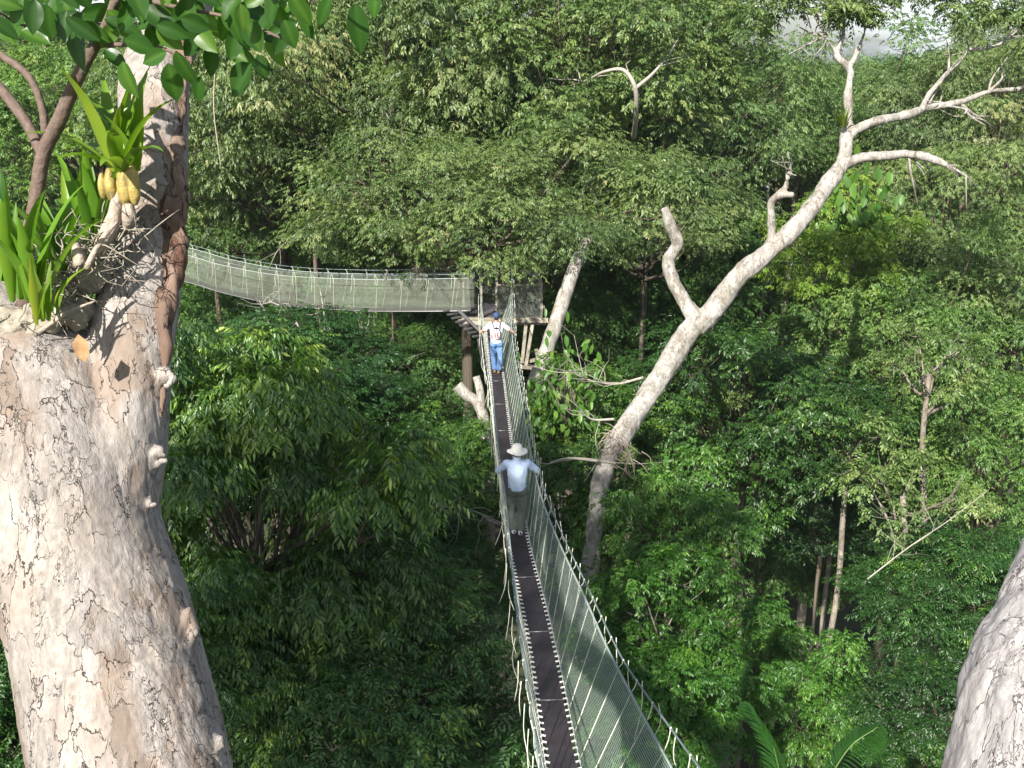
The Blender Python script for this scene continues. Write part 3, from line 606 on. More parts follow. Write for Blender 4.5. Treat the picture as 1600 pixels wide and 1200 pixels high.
Hm = lambda D: 7.55 + 1.35 * (1 - ((D - 27) / 20) ** 2) if D < 27 else 8.9 - .35 * ((D - 27) / 8) ** 2
deckpx = [(1000, 1760), (912, 1360), (881, 1200), (862, 1095), (845, 1000), (826, 915), (815, 870), (808, 835), (797, 760), (788, 700), (778, 600), (775, 575), (770, 530), (768, 512)]
def rail_pts(px, hh): return [at_h(a, b, lambda D: Hm(D) - hh(D)) for a, b in px]
N_ = 90
cen = resample([at_h(a, b, Hm) for a, b in deckpx], N_)
rh = lambda D: 1.12
Lr = rail_pts([(930, 1760), (862, 1330), (841, 1191), (830, 1110), (822, 1048), (809, 958), (797, 850), (788, 765), (780, 715), (772, 640), (762, 570), (755, 520), (752, 470), (751, 455)], rh)
Rr = rail_pts([(1370, 1760), (1120, 1330), (1050, 1200), (1035, 1174), (998, 1107), (972, 1057), (947, 1010), (930, 970), (915, 935), (879, 860), (847, 780), (828, 700), (815, 620), (802, 540), (798, 480), (797, 455)], rh)
def by_D(Q, ref):
    """resample a rail so that it runs at the same distance as the deck"""
    ds = np.array([q.y for q in Q]); xs = np.array([q.x for q in Q]); zs = np.array([q.z for q in Q]); o = np.argsort(ds)
    return [Vector((float(np.interp(c.y, ds[o], xs[o])), c.y, float(np.interp(c.y, ds[o], zs[o])))) for c in ref]
Lr = by_D(resample(Lr, 200), cen); Rr = by_D(resample(Rr, 200), cen)
def smooth(Q, k=3):
    for _ in range(k): Q = [Q[0]] + [(Q[i - 1] + Q[i] * 2 + Q[i + 1]) / 4 for i in range(1, len(Q) - 1)] + [Q[-1]]
    return Q
Lr = smooth(Lr, 8); Rr = smooth(Rr, 8)
def lift(Q, f, dx): return [q + Vector((dx, 0, f(q.y))) for q in Q]
cf = lambda D: .13 + (1.9 * ((D - 31) / 4) ** 2 if D > 31 else 0) + (.10 * max(0, (11 - D)) if D < 11 else 0)
walkway('suspension_bridge', cen, Lr, Rr, lift(Lr, cf, -.03), lift(Rr, cf, .05), 'narrow rope bridge with dark deck and green netting, two people walking on it', M['net'])
# side walkway running left from the platform
Hf = lambda D: 8.45 - .12 * max(0, (D - 35))
def seg(px, hh, Ds): return [Vector(((a - 800) / F * (D * ct + (H0 + 0) * st), D, 0)) for (a, b), D, H0 in px]
def pD(px, py, D):
    v = (py - 600) / F; zc = D / (ct - v * st); return P(px, py, zc)
c2 = [pD(160, 404, 44), pD(295, 437, 41.5), pD(360, 456, 40.5), pD(450, 474, 38.5), pD(560, 482, 36.6), pD(640, 483, 35.8), pD(738, 482, 35.3)]
c2 = resample(c2, 60)
def offs(Q, d, h):
    out = []
    for i, q in enumerate(Q):
        t = Q[min(len(Q) - 1, i + 1)] - Q[max(0, i - 1)]; s = Vector((t.y, -t.x, 0)).normalized(); out.append(q + s * d + Vector((0, 0, h)))
    return out
l2 = offs(c2, -.36, 1.15); r2_ = offs(c2, .36, 1.1)
walkway('suspension_bridge', c2, l2, r2_, [q + Vector((0, 0, .14)) for q in l2], [q + Vector((0, 0, .14)) for q in r2_], 'netted rope walkway seen from the side, running left from the platform', M['net_far'], step=.9, lacing=False)

def platform():
    c = at_h(790, 480, lambda D: 8.5); z = CAMH - 8.55; root = empty('tree_platform', (0, 35, z), 0, 'grey timber platform with netted railing at the end of the bridge', 'platform')
    X = lambda px, D: (px - 800) / F * (D * ct + 8.5 * st)
    x0, x1 = X(722, 35.5), X(848, 35.4); y0, y1 = 0.15, 2.7; n = 0
    y = y0
    for k in range(13):
        w = .19; MB().box(((x0 + x1) / 2 + .02 * math.sin(k * 5), y + w / 2, 0), (x1 - x0 + .06 * math.sin(k * 3), w - .02, .04)).build('plank', M['wood_dark'] if k > 0 else M['wood'], root, False); y += w
    for yy in (y0 + .1, y1 - .3): MB().box(((x0 + x1) / 2, yy, -.12), (x1 - x0 + .25, .1, .18)).build('joist', M['wood'], root, False)
    MB().box(((X(775, 35) + x1) / 2 + .05, y0 - .06, -.02), (x1 - X(775, 35) + .25, .05, .16)).build('front_board', M['wood'], root, False)
    posts = [(X(752, 35), y0), (X(776, 35), y0), (x1 - .05, y0), (x1 - .05, y1 - .1), (x0 + .1, y1 - .1), (x0 + .05, y0 + .5), ((x0 + x1) / 2, y1 - .1)]
    for k, (x, y) in enumerate(posts):
        MB().beam((x, y, -.1), (x, y, 1.25 if k not in (0, 1) else 1.9), .07, .07).build('post', M['wood'], root, False)
    for a, b in ((1, 2), (2, 3), (3, 4), (4, 5)):
        A = Vector((*posts[a], 0)); B = Vector((*posts[b], 0))
        MB().beam(A + Vector((0, 0, 1.17)), B + Vector((0, 0, 1.17)), .05, .05).build('top_rail', M['wood'], root, False)
        A = A + (B - A) * .0; strip('railing_net', [A.lerp(B, t / 8) + Vector((0, -.045, 1.14)) for t in range(9)], [A.lerp(B, t / 8) + Vector((0, -.045, .03)) for t in range(9)], M['net_far'], root, 3)
    # struts and timber frame below
    for a, b in (((822, 508), (816, 568)), ((832, 508), (822, 572))):
        A = P(*a, 36) - root.location; B = P(*b, 35.6) - root.location; MB().beam(A, B, .11, .07).build('strut', M['wood'], root, False)
    for a, b, zz in (((812, 568), (845, 560), 35.8), ((806, 572), (856, 578), 35.5), ((838, 545), (846, 585), 35.9)):
        MB().beam(P(*a, zz) - root.location, P(*b, zz) - root.location, .1, .1).build('brace', M['wood'], root, False)
    # slatted ramp below the left entrance
    for k in range(8):
        t = k / 7; A = P(706 + 46 * t, 486 + 40 * t, 36.0) - root.location; MB().beam(A + Vector((-.28, 0, 0)), A + Vector((.18, .35, 0)), .09, .05).build('slat', M['wood_dark'], root, False)
    MB().beam(P(716, 484, 35.6) - root.location, P(757, 524, 35.0) - root.location, .06, .08).build('brace', M['alu'], root, False)
    MB().beam(P(748, 530, 35.6) - root.location, P(762, 600, 36.4) - root.location, .09, .09).build('strut', M['wood_dark'], root, False)
platform()
# ------------------------------------------------------------------ hanging vine, dead twigs, leaning branch
tag(MB().tube([P(330, 10, 30.6), P(336, 90, 30.4), P(334, 170, 30.2), P(345, 260, 30), P(341, 330, 30.1), P(345, 430, 30), P(346, 502, 30)], [.010, .012, .016, .009], 6, 30).build('hanging_vine', M['husk']), 'thin brown vine hanging straight down in front of the side walkway', 'vine')
def twigs(name, pts, r0, label, seed, nsub=8, mat='deadwood', droop=0):
    r3 = random.Random(seed); mb = MB(); Q = [P(*p) for p in pts]; mb.tube(Q, [r0 * (1 - .7 * i / (len(Q) - 1)) for i in range(len(Q))], 7, len(Q) * 6)
    S_ = resample(Q, 40)
    for k in range(nsub):
        i = r3.randint(6, 38); a = S_[i]; d = (S_[min(39, i + 1)] - S_[i - 1]).normalized(); v = (d + Vector((r3.gauss(0, .8), r3.gauss(0, .6), r3.gauss(.2, .6)))).normalized(); L = r3.uniform(.4, 1.3)
        b = a + v * L; mb.tube([a, a.lerp(b, .5) + Vector((r3.gauss(0, .08), 0, r3.gauss(0, .08))), b], [r0 * .35, r0 * .25, r0 * .1], 4, 6)
        c = b + (v + Vector((r3.gauss(0, .6), 0, r3.gauss(0, .6)))).normalized() * L * .5; mb.tube([b, c], [r0 * .12, r0 * .06], 4)
    return tag(mb.build(name, M[mat]), label, 'branch')
twigs('bare_sapling', [(503, 640, 34), (500, 590, 34), (478, 540, 34), (455, 490, 34), (420, 470, 34)], .05, 'thin bare grey sapling bending left below the side walkway', 1)
twigs('bare_sapling', [(418, 640, 34), (418, 560, 34), (419, 500, 34), (405, 470, 34)], .045, 'thin upright bare sapling below the left part of the side walkway', 2)
twigs('bare_sapling', [(495, 640, 35), (505, 560, 35), (507, 500, 35), (500, 450, 35)], .045, 'straight bare sapling below the middle of the side walkway', 3)
twigs('bare_sapling', [(560, 640, 36), (565, 590, 36), (566, 530, 36), (560, 500, 36)], .04, 'short bare forked sapling in the shade below the walkway', 4)
twigs('bare_sapling', [(592, 620, 36), (593, 570, 36), (590, 545, 36)], .06, 'pale snapped-off sapling stem in the shade below the walkway', 5, 5)
twigs('dead_branch', [(560, 795, 25), (640, 792, 24.5), (700, 792, 24), (745, 800, 23.6), (765, 815, 23.4)], .03, 'grey dead branch with forked twigs left of the near walker', 6, 14)
twigs('dead_branch', [(1005, 590, 27), (960, 600, 27), (915, 592, 26.8), (890, 578, 26.6)], .035, 'tangled dead branch left of the pale trunk at bridge height', 7, 14)
twigs('dead_branch', [(960, 655, 26), (925, 655, 26), (905, 640, 25.8)], .035, 'curved dead branch stub on the left of the pale trunk', 8, 6)
twigs('dead_branch', [(935, 720, 25.5), (890, 716, 25.5), (860, 722, 25.4)], .045, 'short pale broken branch reaching toward the right rail', 9, 3)
twigs('fallen_branch', [(1355, 905, 28), (1420, 855, 28), (1480, 815, 28), (1545, 765, 28)], .022, 'long thin grey branch slanting up to the right over dark foliage', 10, 8)
twigs('bare_branch', [(990, 215, 41.5), (993, 185, 40), (993, 140, 39), (975, 110, 39), (945, 112, 39.4), (918, 125, 40.5), (890, 135, 42)], .11, 'forked bare branch showing in the crown at the top centre', 11, 4)
twigs('bare_branch', [(993, 138, 39), (1020, 115, 39), (1045, 85, 40), (1060, 60, 42)], .075, 'bare limb slanting right in the crown at the top centre', 12, 3)
twigs('bare_branch', [(1515, 78, 30), (1560, 70, 30), (1600, 38, 30)], .06, 'bare branch rising to the right in the upper right corner', 13, 4)
twigs('bare_branch', [(1425, 610, 37), (1445, 590, 36), (1470, 568, 36), (1490, 545, 36)], .06, 'pale dead branch among the sunlit leaves at the right', 14, 5)
twigs('bare_branch', [(1230, 400, 44), (1260, 450, 44), (1290, 490, 44), (1330, 510, 44)], .07, 'drooping bare branch right of the three trunks', 15, 4)
twigs('bare_branch', [(560, 300, 40), (500, 340, 40), (440, 385, 40), (420, 420, 40)], .05, 'grey bare branch drooping to the middle of the side walkway', 16, 6, 'bark_grey')
# philodendron with large hanging leaves
def big_leaf_plant(pos, n, L, Wd, label, seed, name='climbing_plant', mat='leaf_bright', spreadv=(.8, .5, .9)):
    rng = np.random.default_rng(seed); B = rng.normal(0, 1, (n, 3)) * np.array(spreadv) * .5; D = unit(rng.normal(0, .5, (n, 3)) + [0, -.3, -1]); Nn = unit(rng.normal(0, .4, (n, 3)) + [0, -1, .4])
    me = leaf_mesh('leaf', B, D, Nn, L * rng.uniform(.7, 1.2, n), Wd * rng.uniform(.7, 1.2, n), rng.uniform(.3, 1, n), six=True)
    r = empty(name, pos, 0, label, 'plant'); link('foliage', me, M[mat], r, True)
    mb = MB(); [mb.tube([Vector((0, .1, -1.2)), Vector(b) * .5 + Vector((0, .1, 0)), Vector(b)], [.014, .009, .004], 5, 6) for b in B[:24]]; mb.build('stem', M['bark_grey'], r)
big_leaf_plant(P(1345, 310, 40), 70, .6, .27, 'climber with large hanging heart-shaped leaves right of the main pale limb', 5, spreadv=(1.5, .6, 1.5))
big_leaf_plant(P(885, 600, 28), 150, .3, .12, 'yellow-green leafy shrub at the foot of the leaning pale trunk', 6, name='leafy_shrub', spreadv=(1.0, .7, 1.2))
def palm():
    base = P(1240, 1330, 15); root = empty('palm_tree', (base.x, base.y, 0), 0, 'palm with arching feathery fronds at the bottom edge right of the bridge', 'palm')
    L0 = Vector((base.x, base.y, 0)); MB().tube([(0, 0, 0), (.1, .05, base.z * .5), (0, 0, base.z)], [.12, .09, .09], 10, 30).build('trunk', M['bark_grey'], root)
    r3 = random.Random(8)
    tips = [P(1175, 1105, 14.0), P(1372, 1135, 14.6), P(1420, 1290, 14), P(1050, 1290, 14.3), P(1290, 1240, 17.5), P(1200, 1420, 13), P(1330, 1400, 13.4)]
    for q, tip in enumerate(tips):
        tip = tip - L0; b = base - L0; mid = b.lerp(tip, .55) + Vector((0, 0, .42))
        R_ = resample([b, mid, tip], 40); mb = MB(); mb.tube(R_, [.022 * (1 - .8 * i / 39) for i in range(40)], 5); fr = mb.build('frond', M['palm_rib'], root)
        B = []; D = []; Nn = []; Ls = []
        for i in range(4, 40):
            for f in (0, .5):
                t = (i + f) / 40; a = R_[i]; d = (R_[min(39, i + 1)] - R_[i - 1]).normalized(); s = d.cross(Vector((0, 0, 1))).normalized()
                for sg in (-1, 1):
                    B.append(a + d * f * .04); D.append(d * .75 + s * sg + Vector((0, 0, -.25 - .25 * r3.random()))); Nn.append(Vector((0, 0, 1)) + s * -sg * .3); Ls.append(.42 * math.sin(min(1, (1.08 - t) * 2.2) * 1.57) * (.6 + .4 * min(1, t * 4)))
        n = len(B); me = leaf_mesh('leaflet', np.array([list(x) for x in B]), np.array([list(x) for x in D]), np.array([list(x) for x in Nn]), np.array(Ls), np.full(n, .032), np.full(n, .55), six=True, curl=.25)
        link('foliage', me, M['leaf_big'], fr, True).color = (.8, .95, 1.0, 1)
palm()
# ------------------------------------------------------------------ the two walkers
skin = plain('skin', (.42, .24, .17), .55, 0, .08, 12, 0)
M['skin'] = skin; M['shirt_blue'] = plain('pale_blue_cotton', (.55, .66, .85), .85, 0, .06, 9, .25); M['shirt_white'] = plain('white_cotton', (.74, .74, .76), .85, 0, .05, 9, .25)
M['trouser'] = plain('olive_grey_cotton', (.12, .14, .115), .9, 0, .12, 9, .3); M['jean'] = plain('blue_denim', (.13, .24, .46), .9, 0, .2, 14, .3)
M['hat'] = plain('cream_canvas', (.74, .72, .64), .85, 0, .05, 20, .2); M['cap'] = plain('blue_cap', (.022, .06, .15), .8, 0, .1, 20, .1)
M['shoe_w'] = plain('white_trainer', (.7, .7, .72), .6, 0, .06, 20, 0); M['shoe_b'] = plain('brown_boot', (.24, .16, .09), .8, 0, .15, 20, .1)
M['black'] = plain('black_strap', (.015, .015, .02), .7, 0, .1, 20, 0); M['red'] = plain('red_print', (.42, .04, .04), .7, 0, .1, 20, 0); M['hair'] = plain('dark_hair', (.03, .022, .016), .6, 0, .3, 60, .4)
M['eye'] = plain('eye_white', (.6, .6, .6), .3, 0, .02, 20, 0)
def person(pos, rz, scale, step, hands, sleeves, label, near):
    """feet origin, faces +Y; hands = world positions gripped"""
    root = empty('person', pos, rz, label, 'person'); Mi = Matrix.Rotation(-rz, 3, 'Z'); root.scale = (scale,) * 3
    hz = [Mi @ (h - Vector(pos)) / scale for h in hands]
    hipz = .93; V3 = Vector
    ank = [V3((-.055, step, .09)), V3((.06, -step, .09))]; hip = [V3((-.09, 0, hipz - .04)), V3((.09, 0, hipz - .04))]
    knee = [hip[0].lerp(ank[0], .5) + V3((-.03, .04, 0)), hip[1].lerp(ank[1], .5) + V3((.03, .03, 0))]
    sh = [V3((-.185, .0, 1.42)), V3((.185, .0, 1.42))]; el = []
    for i in (0, 1):
        h = hz[i]; m = sh[i].lerp(h, .5); sg = -1 if i == 0 else 1
        d = (h - sh[i]).length; out = math.sqrt(max(.0009, .29 ** 2 - min(d / 2, .285) ** 2)); el.append(m + V3((sg * .75, -.15, -.45)).normalized() * out)
    b = MB()
    b.tube([(0, .0, 1.45), (0, .012, 1.53), (0, .02, 1.58)], [.062, .054, .055], 12)
    b.ball((0, .03, 1.655), (.075, .095, .115), 18, 14); b.ball((0, .055, 1.60), (.055, .065, .06), 14, 10)      # skull, jaw
    b.tube([(0, .118, 1.665), (0, .143, 1.636), (0, .122, 1.628)], [.010, .015, .011], 8)                           # nose
    b.tube([(-.024, .113, 1.598), (0, .121, 1.597), (.024, .113, 1.598)], .0075, 6); b.ball((0, .112, 1.565), (.022, .015, .016), 8, 6)
    for s in (-1, 1): b.ball((s * .077, .02, 1.648), (.012, .02, .032), 10, 8)
    b.tube([(0, 0, .9), (0, -.005, 1.02), (0, .0, 1.15), (0, .0, 1.3), (0, 0, 1.40), (0, 0, 1.46)], [.12, .12, .135, .145, .12, .06], 16, 14)
    b.tube([(-.15, 0, 1.40), (.15, 0, 1.40)], .075, 12); b.ball((-.07, -.045, .90), (.08, .08, .1)); b.ball((.07, -.045, .90), (.08, .08, .1))
    for i in (0, 1):
        b.tube([hip[i], hip[i].lerp(knee[i], .5), knee[i]], [.095, .085, .058], 12); b.tube([knee[i], knee[i].lerp(ank[i], .35), ank[i]], [.057, .06, .038], 12); b.ball(knee[i], .058)
        b.tube([ank[i], ank[i] + V3((0, .09, -.05)), ank[i] + V3((0, .15, -.065))], [.04, .035, .022], 8); b.ball(ank[i] + V3((0, -.02, -.045)), (.035, .045, .035))
        b.ball(sh[i], .066); b.tube([sh[i], el[i]], [.058, .042], 12); b.ball(el[i], .043); wr = hz[i].lerp(el[i], .30); wr = hz[i] + (el[i] - hz[i]).normalized() * .085
        b.tube([el[i], el[i].lerp(wr, .4), wr], [.042, .04, .026], 12)
        fw = (hz[i] - wr).normalized(); sd = V3((0, 1, 0)) if abs(fw.y) < .6 else V3((1, 0, 0)); sd = (sd - fw * sd.dot(fw)).normalized(); dn = V3((0, 0, -1)); dn = (dn - sd * dn.dot(sd)).normalized()
        pm = wr.lerp(hz[i], .65); b.tube([wr, wr.lerp(pm, .5), pm], [.024, .03, .03], 10); b.tube([pm - sd * .026, pm + sd * .026], .017, 8)
        for k, L in enumerate((.9, 1.0, .95, .78)):                # four fingers closing round the rail
            r_ = pm + sd * (.030 - .02 * k); p1 = r_ + fw * .04 * L + V3((0, 0, .014)); p2 = p1 + fw * .022 * L + dn * .018 * L; p3 = p2 + dn * .022 * L - fw * .012
            b.tube([r_, p1, p2, p3], [.0095, .0088, .008, .0065], 7)
        q = wr.lerp(pm, .4) + sd * .03; b.tube([q, q + sd * .02 + fw * .02 + dn * .015, q + sd * .012 + fw * .045 + dn * .038], [.012, .0105, .008], 7)
    me = b.remesh('body', .0065, 5); link('body', me, skin, root)
    for s in (-1, 1): MB().ball((s * .03, .108, 1.662), (.012, .008, .009), 8, 6).build('eye', M['eye'], root)
    def cloth(name, mb, mat, vx=.011, amp=.008):
        m_ = mb.remesh(name, vx, 3); displace(m_, lambda c: amp * noise.noise(Vector((c.x * 14, c.y * 14, c.z * 7))) + amp * .6 * noise.noise(c * 26)); return link(name, m_, mat, root)
    # shirt
    s_ = MB(); s_.tube([(0, -.01, .93), (0, -.01, 1.03), (0, -.01, 1.15), (0, -.005, 1.3), (0, 0, 1.40), (0, .005, 1.465)], [.175, .165, .172, .18, .155, .085], 20, 16)
    s_.tube([(-.16, 0, 1.40), (.16, 0, 1.40)], .088, 12); s_.tube([(-.10, -.035, 1.2), (-.10, -.03, 1.36)], .09, 10); s_.tube([(.10, -.035, 1.2), (.10, -.03, 1.36)], .09, 10)
    s_.tube([(0, .0, 1.44), (0, .01, 1.505)], [.085, .068], 14)
    for i in (0, 1):
        s_.ball(sh[i], .08); wr = hz[i] + (el[i] - hz[i]).normalized() * .1
        if sleeves == 'long': s_.tube([sh[i], el[i]], [.077, .064], 12); s_.ball(el[i], .064); s_.tube([el[i], wr], [.062, .05], 12)
        else: s_.tube([sh[i], sh[i].lerp(el[i], .6)], [.075, .066], 12)
    cloth('shirt', s_, M['shirt_blue'] if near else M['shirt_white'])
    if near:
        MB().tube([(0, .0, 1.495), (0, .012, 1.535)], [.078, .066], 18, cap=False).build('collar', M['shirt_blue'], root)
        MB().tube([(-.03, -.186, .93), (0, -.188, .955), (.03, -.186, .93)], .003, 4).build('shirt_tail', M['shirt_blue'], root)
    t_ = MB(); t_.ball((0, -.01, .92), (.175, .15, .12), 18, 12); t_.ball((-.08, -.06, .90), (.105, .10, .12)); t_.ball((.08, -.06, .90), (.105, .10, .12)); t_.tube([(0, -.005, .88), (0, -.005, 1.01)], [.165, .158], 20)
    for i in (0, 1):
        w = 1.0 if near else .86; kk = knee[i]; aa = ank[i] + V3((0, -.005, .015))
        t_.tube([hip[i], hip[i].lerp(kk, .5), kk], [.125 * w, .112 * w, .092 * w], 14); t_.ball(kk, .092 * w); t_.tube([kk, kk.lerp(aa, .5), aa], [.092 * w, .088 * w, .085 * w], 14)
    cloth('trousers', t_, M['trouser'] if near else M['jean'], .012, .012)
    MB().tube([(.15 * math.cos(a), .14 * math.sin(a) - .01, .985) for a in np.linspace(0, 6.28, 25)], .014, 6).build('belt', M['black'], root) if not near else None
    for i in (0, 1):
        a = ank[i]; f_ = MB(); f_.ball(a + V3((0, -.03, -.045)), (.044, .055, .05)); f_.tube([a + V3((0, -.03, -.05)), a + V3((0, .08, -.055)), a + V3((0, .15, -.062))], [.046, .047, .034], 12); f_.tube([a + V3((0, -.01, 0)), a + V3((0, -.005, .04 if near else .09))], .046, 12)
        m_ = f_.remesh('shoe', .008, 3); so = link('shoe', m_, M['shoe_w'] if near else M['shoe_b'], root)
        MB().tube([a + V3((0, -.075, -.088)), a + V3((0, .04, -.088)), a + V3((0, .175, -.088))], [.03, .042, .026], 10, 8).build('sole', M['black'], so)
        if near: MB().box(a + V3((0, -.084, -.03)), (.03, .006, .045)).build('heel_tab', M['black'], so, False)
    if near:
        h_ = MB(); pr = [(.0, 1.795), (.05, 1.793), (.085, 1.775), (.100, 1.74), (.108, 1.705), (.112, 1.688), (.15, 1.672), (.195, 1.655), (.20, 1.650), (.195, 1.648), (.15, 1.664), (.108, 1.680), (.098, 1.70)]
        n = 32; V = []; Fc = []
        for r_, z_ in pr:
            for k in range(n):
                a = 2 * math.pi * k / n; wob = .012 * math.sin(2 * a + .6) + .006 * math.sin(5 * a) if r_ > .12 else 0; V.append((r_ * math.cos(a) * .95, r_ * math.sin(a) * 1.08 + .02, z_ + wob))
        for i in range(len(pr) - 1):
            for k in range(n): Fc.append((i * n + k, i * n + (k + 1) % n, (i + 1) * n + (k + 1) % n, (i + 1) * n + k))
        h_.add(V, Fc); hat = h_.build('sun_hat', M['hat'], root)
        MB().tube([(.107 * math.cos(a), .12 * math.sin(a) + .02, 1.70) for a in np.linspace(0, 6.283, 33)], .009, 6).build('hat_band', M['hat'], hat)
        MB().ball((0, .012, 1.64), (.078, .092, .085), 16, 12).build('hair', M['hair'], root)
    else:
        hair = MB().ball((0, .018, 1.655), (.08, .096, .105), 16, 12).build('hair', M['hair'], root)
        c_ = MB(); c_.ball((0, .03, 1.70), (.092, .11, .085), 20, 14); c_.tube([(0, .1, 1.71), (0, .17, 1.70), (0, .215, 1.69)], [.07, .062, .035], 10); m_ = c_.mesh('cap')
        for v in m_.vertices:
            if v.co.y > .125: v.co.z = 1.70 + (v.co.z - 1.70) * .12
        cp = link('cap', m_, M['cap'], root); MB().ball((0, .03, 1.786), (.012, .012, .007), 8, 6).build('button', M['cap'], cp)
        bp = empty('backpack', root.location, rz, 'small white drawstring backpack with red print and dark straps on the far walker', 'backpack'); bp.scale = (scale,) * 3
        s2 = MB(); s2.ball((0, -.215, 1.22), (.115, .06, .17), 18, 14); m_ = s2.mesh('pouch'); displace(m_, lambda c: .01 * noise.noise(c * 15)); link('pouch', m_, M['shirt_white'], bp)
        for s in (-1, 1):
            MB().tube([(s * .06, -.235, 1.38), (s * .10, -.16, 1.47), (s * .115, 0, 1.50), (s * .13, .16, 1.40)], .014, 6, 12).build('strap', M['black'], bp)
            MB().tube([(s * .06, -.235, 1.38), (s * .10, -.25, 1.30), (s * .135, -.20, 1.15), (s * .12, -.2, 1.08)], .011, 6, 12).build('strap', M['black'], bp)
            MB().box((s * .035, -.274, 1.22), (.04, .008, .11)).box((s * .035 + .01, -.274, 1.145), (.05, .008, .02)).build('red_print', M['red'], bp, False)
        MB().ball((0, -.24, 1.39), (.05, .04, .04), 10, 8).build('neck_knot', M['black'], bp)
    return root
def on_deck(py):
    c = min(cen, key=lambda q: abs((CAMH - q.z) / q.y - math.tan(math.atan((py - 600) / F) + rad(PITCH)))); return c
def near_y(Q, y): return min(Q, key=lambda q: abs(q.y - y))
pA = on_deck(830); pB = on_deck(582)
person(pA, .04, 1.0, .035, [near_y(Lr, pA.y + .32) + Vector((.0, 0, .03)), near_y(Rr, pA.y + .38) + Vector((0, 0, .03))], 'long', 'walker in cream sun hat, pale blue shirt and olive trousers crossing the bridge', True)
person(pB, .0, 1.0, .06, [near_y(Lr, pB.y + .2) + Vector((0, 0, .03)), near_y(Rr, pB.y + .25) + Vector((0, 0, .03))], 'short', 'walker in blue cap, white T-shirt and jeans near the platform', False)

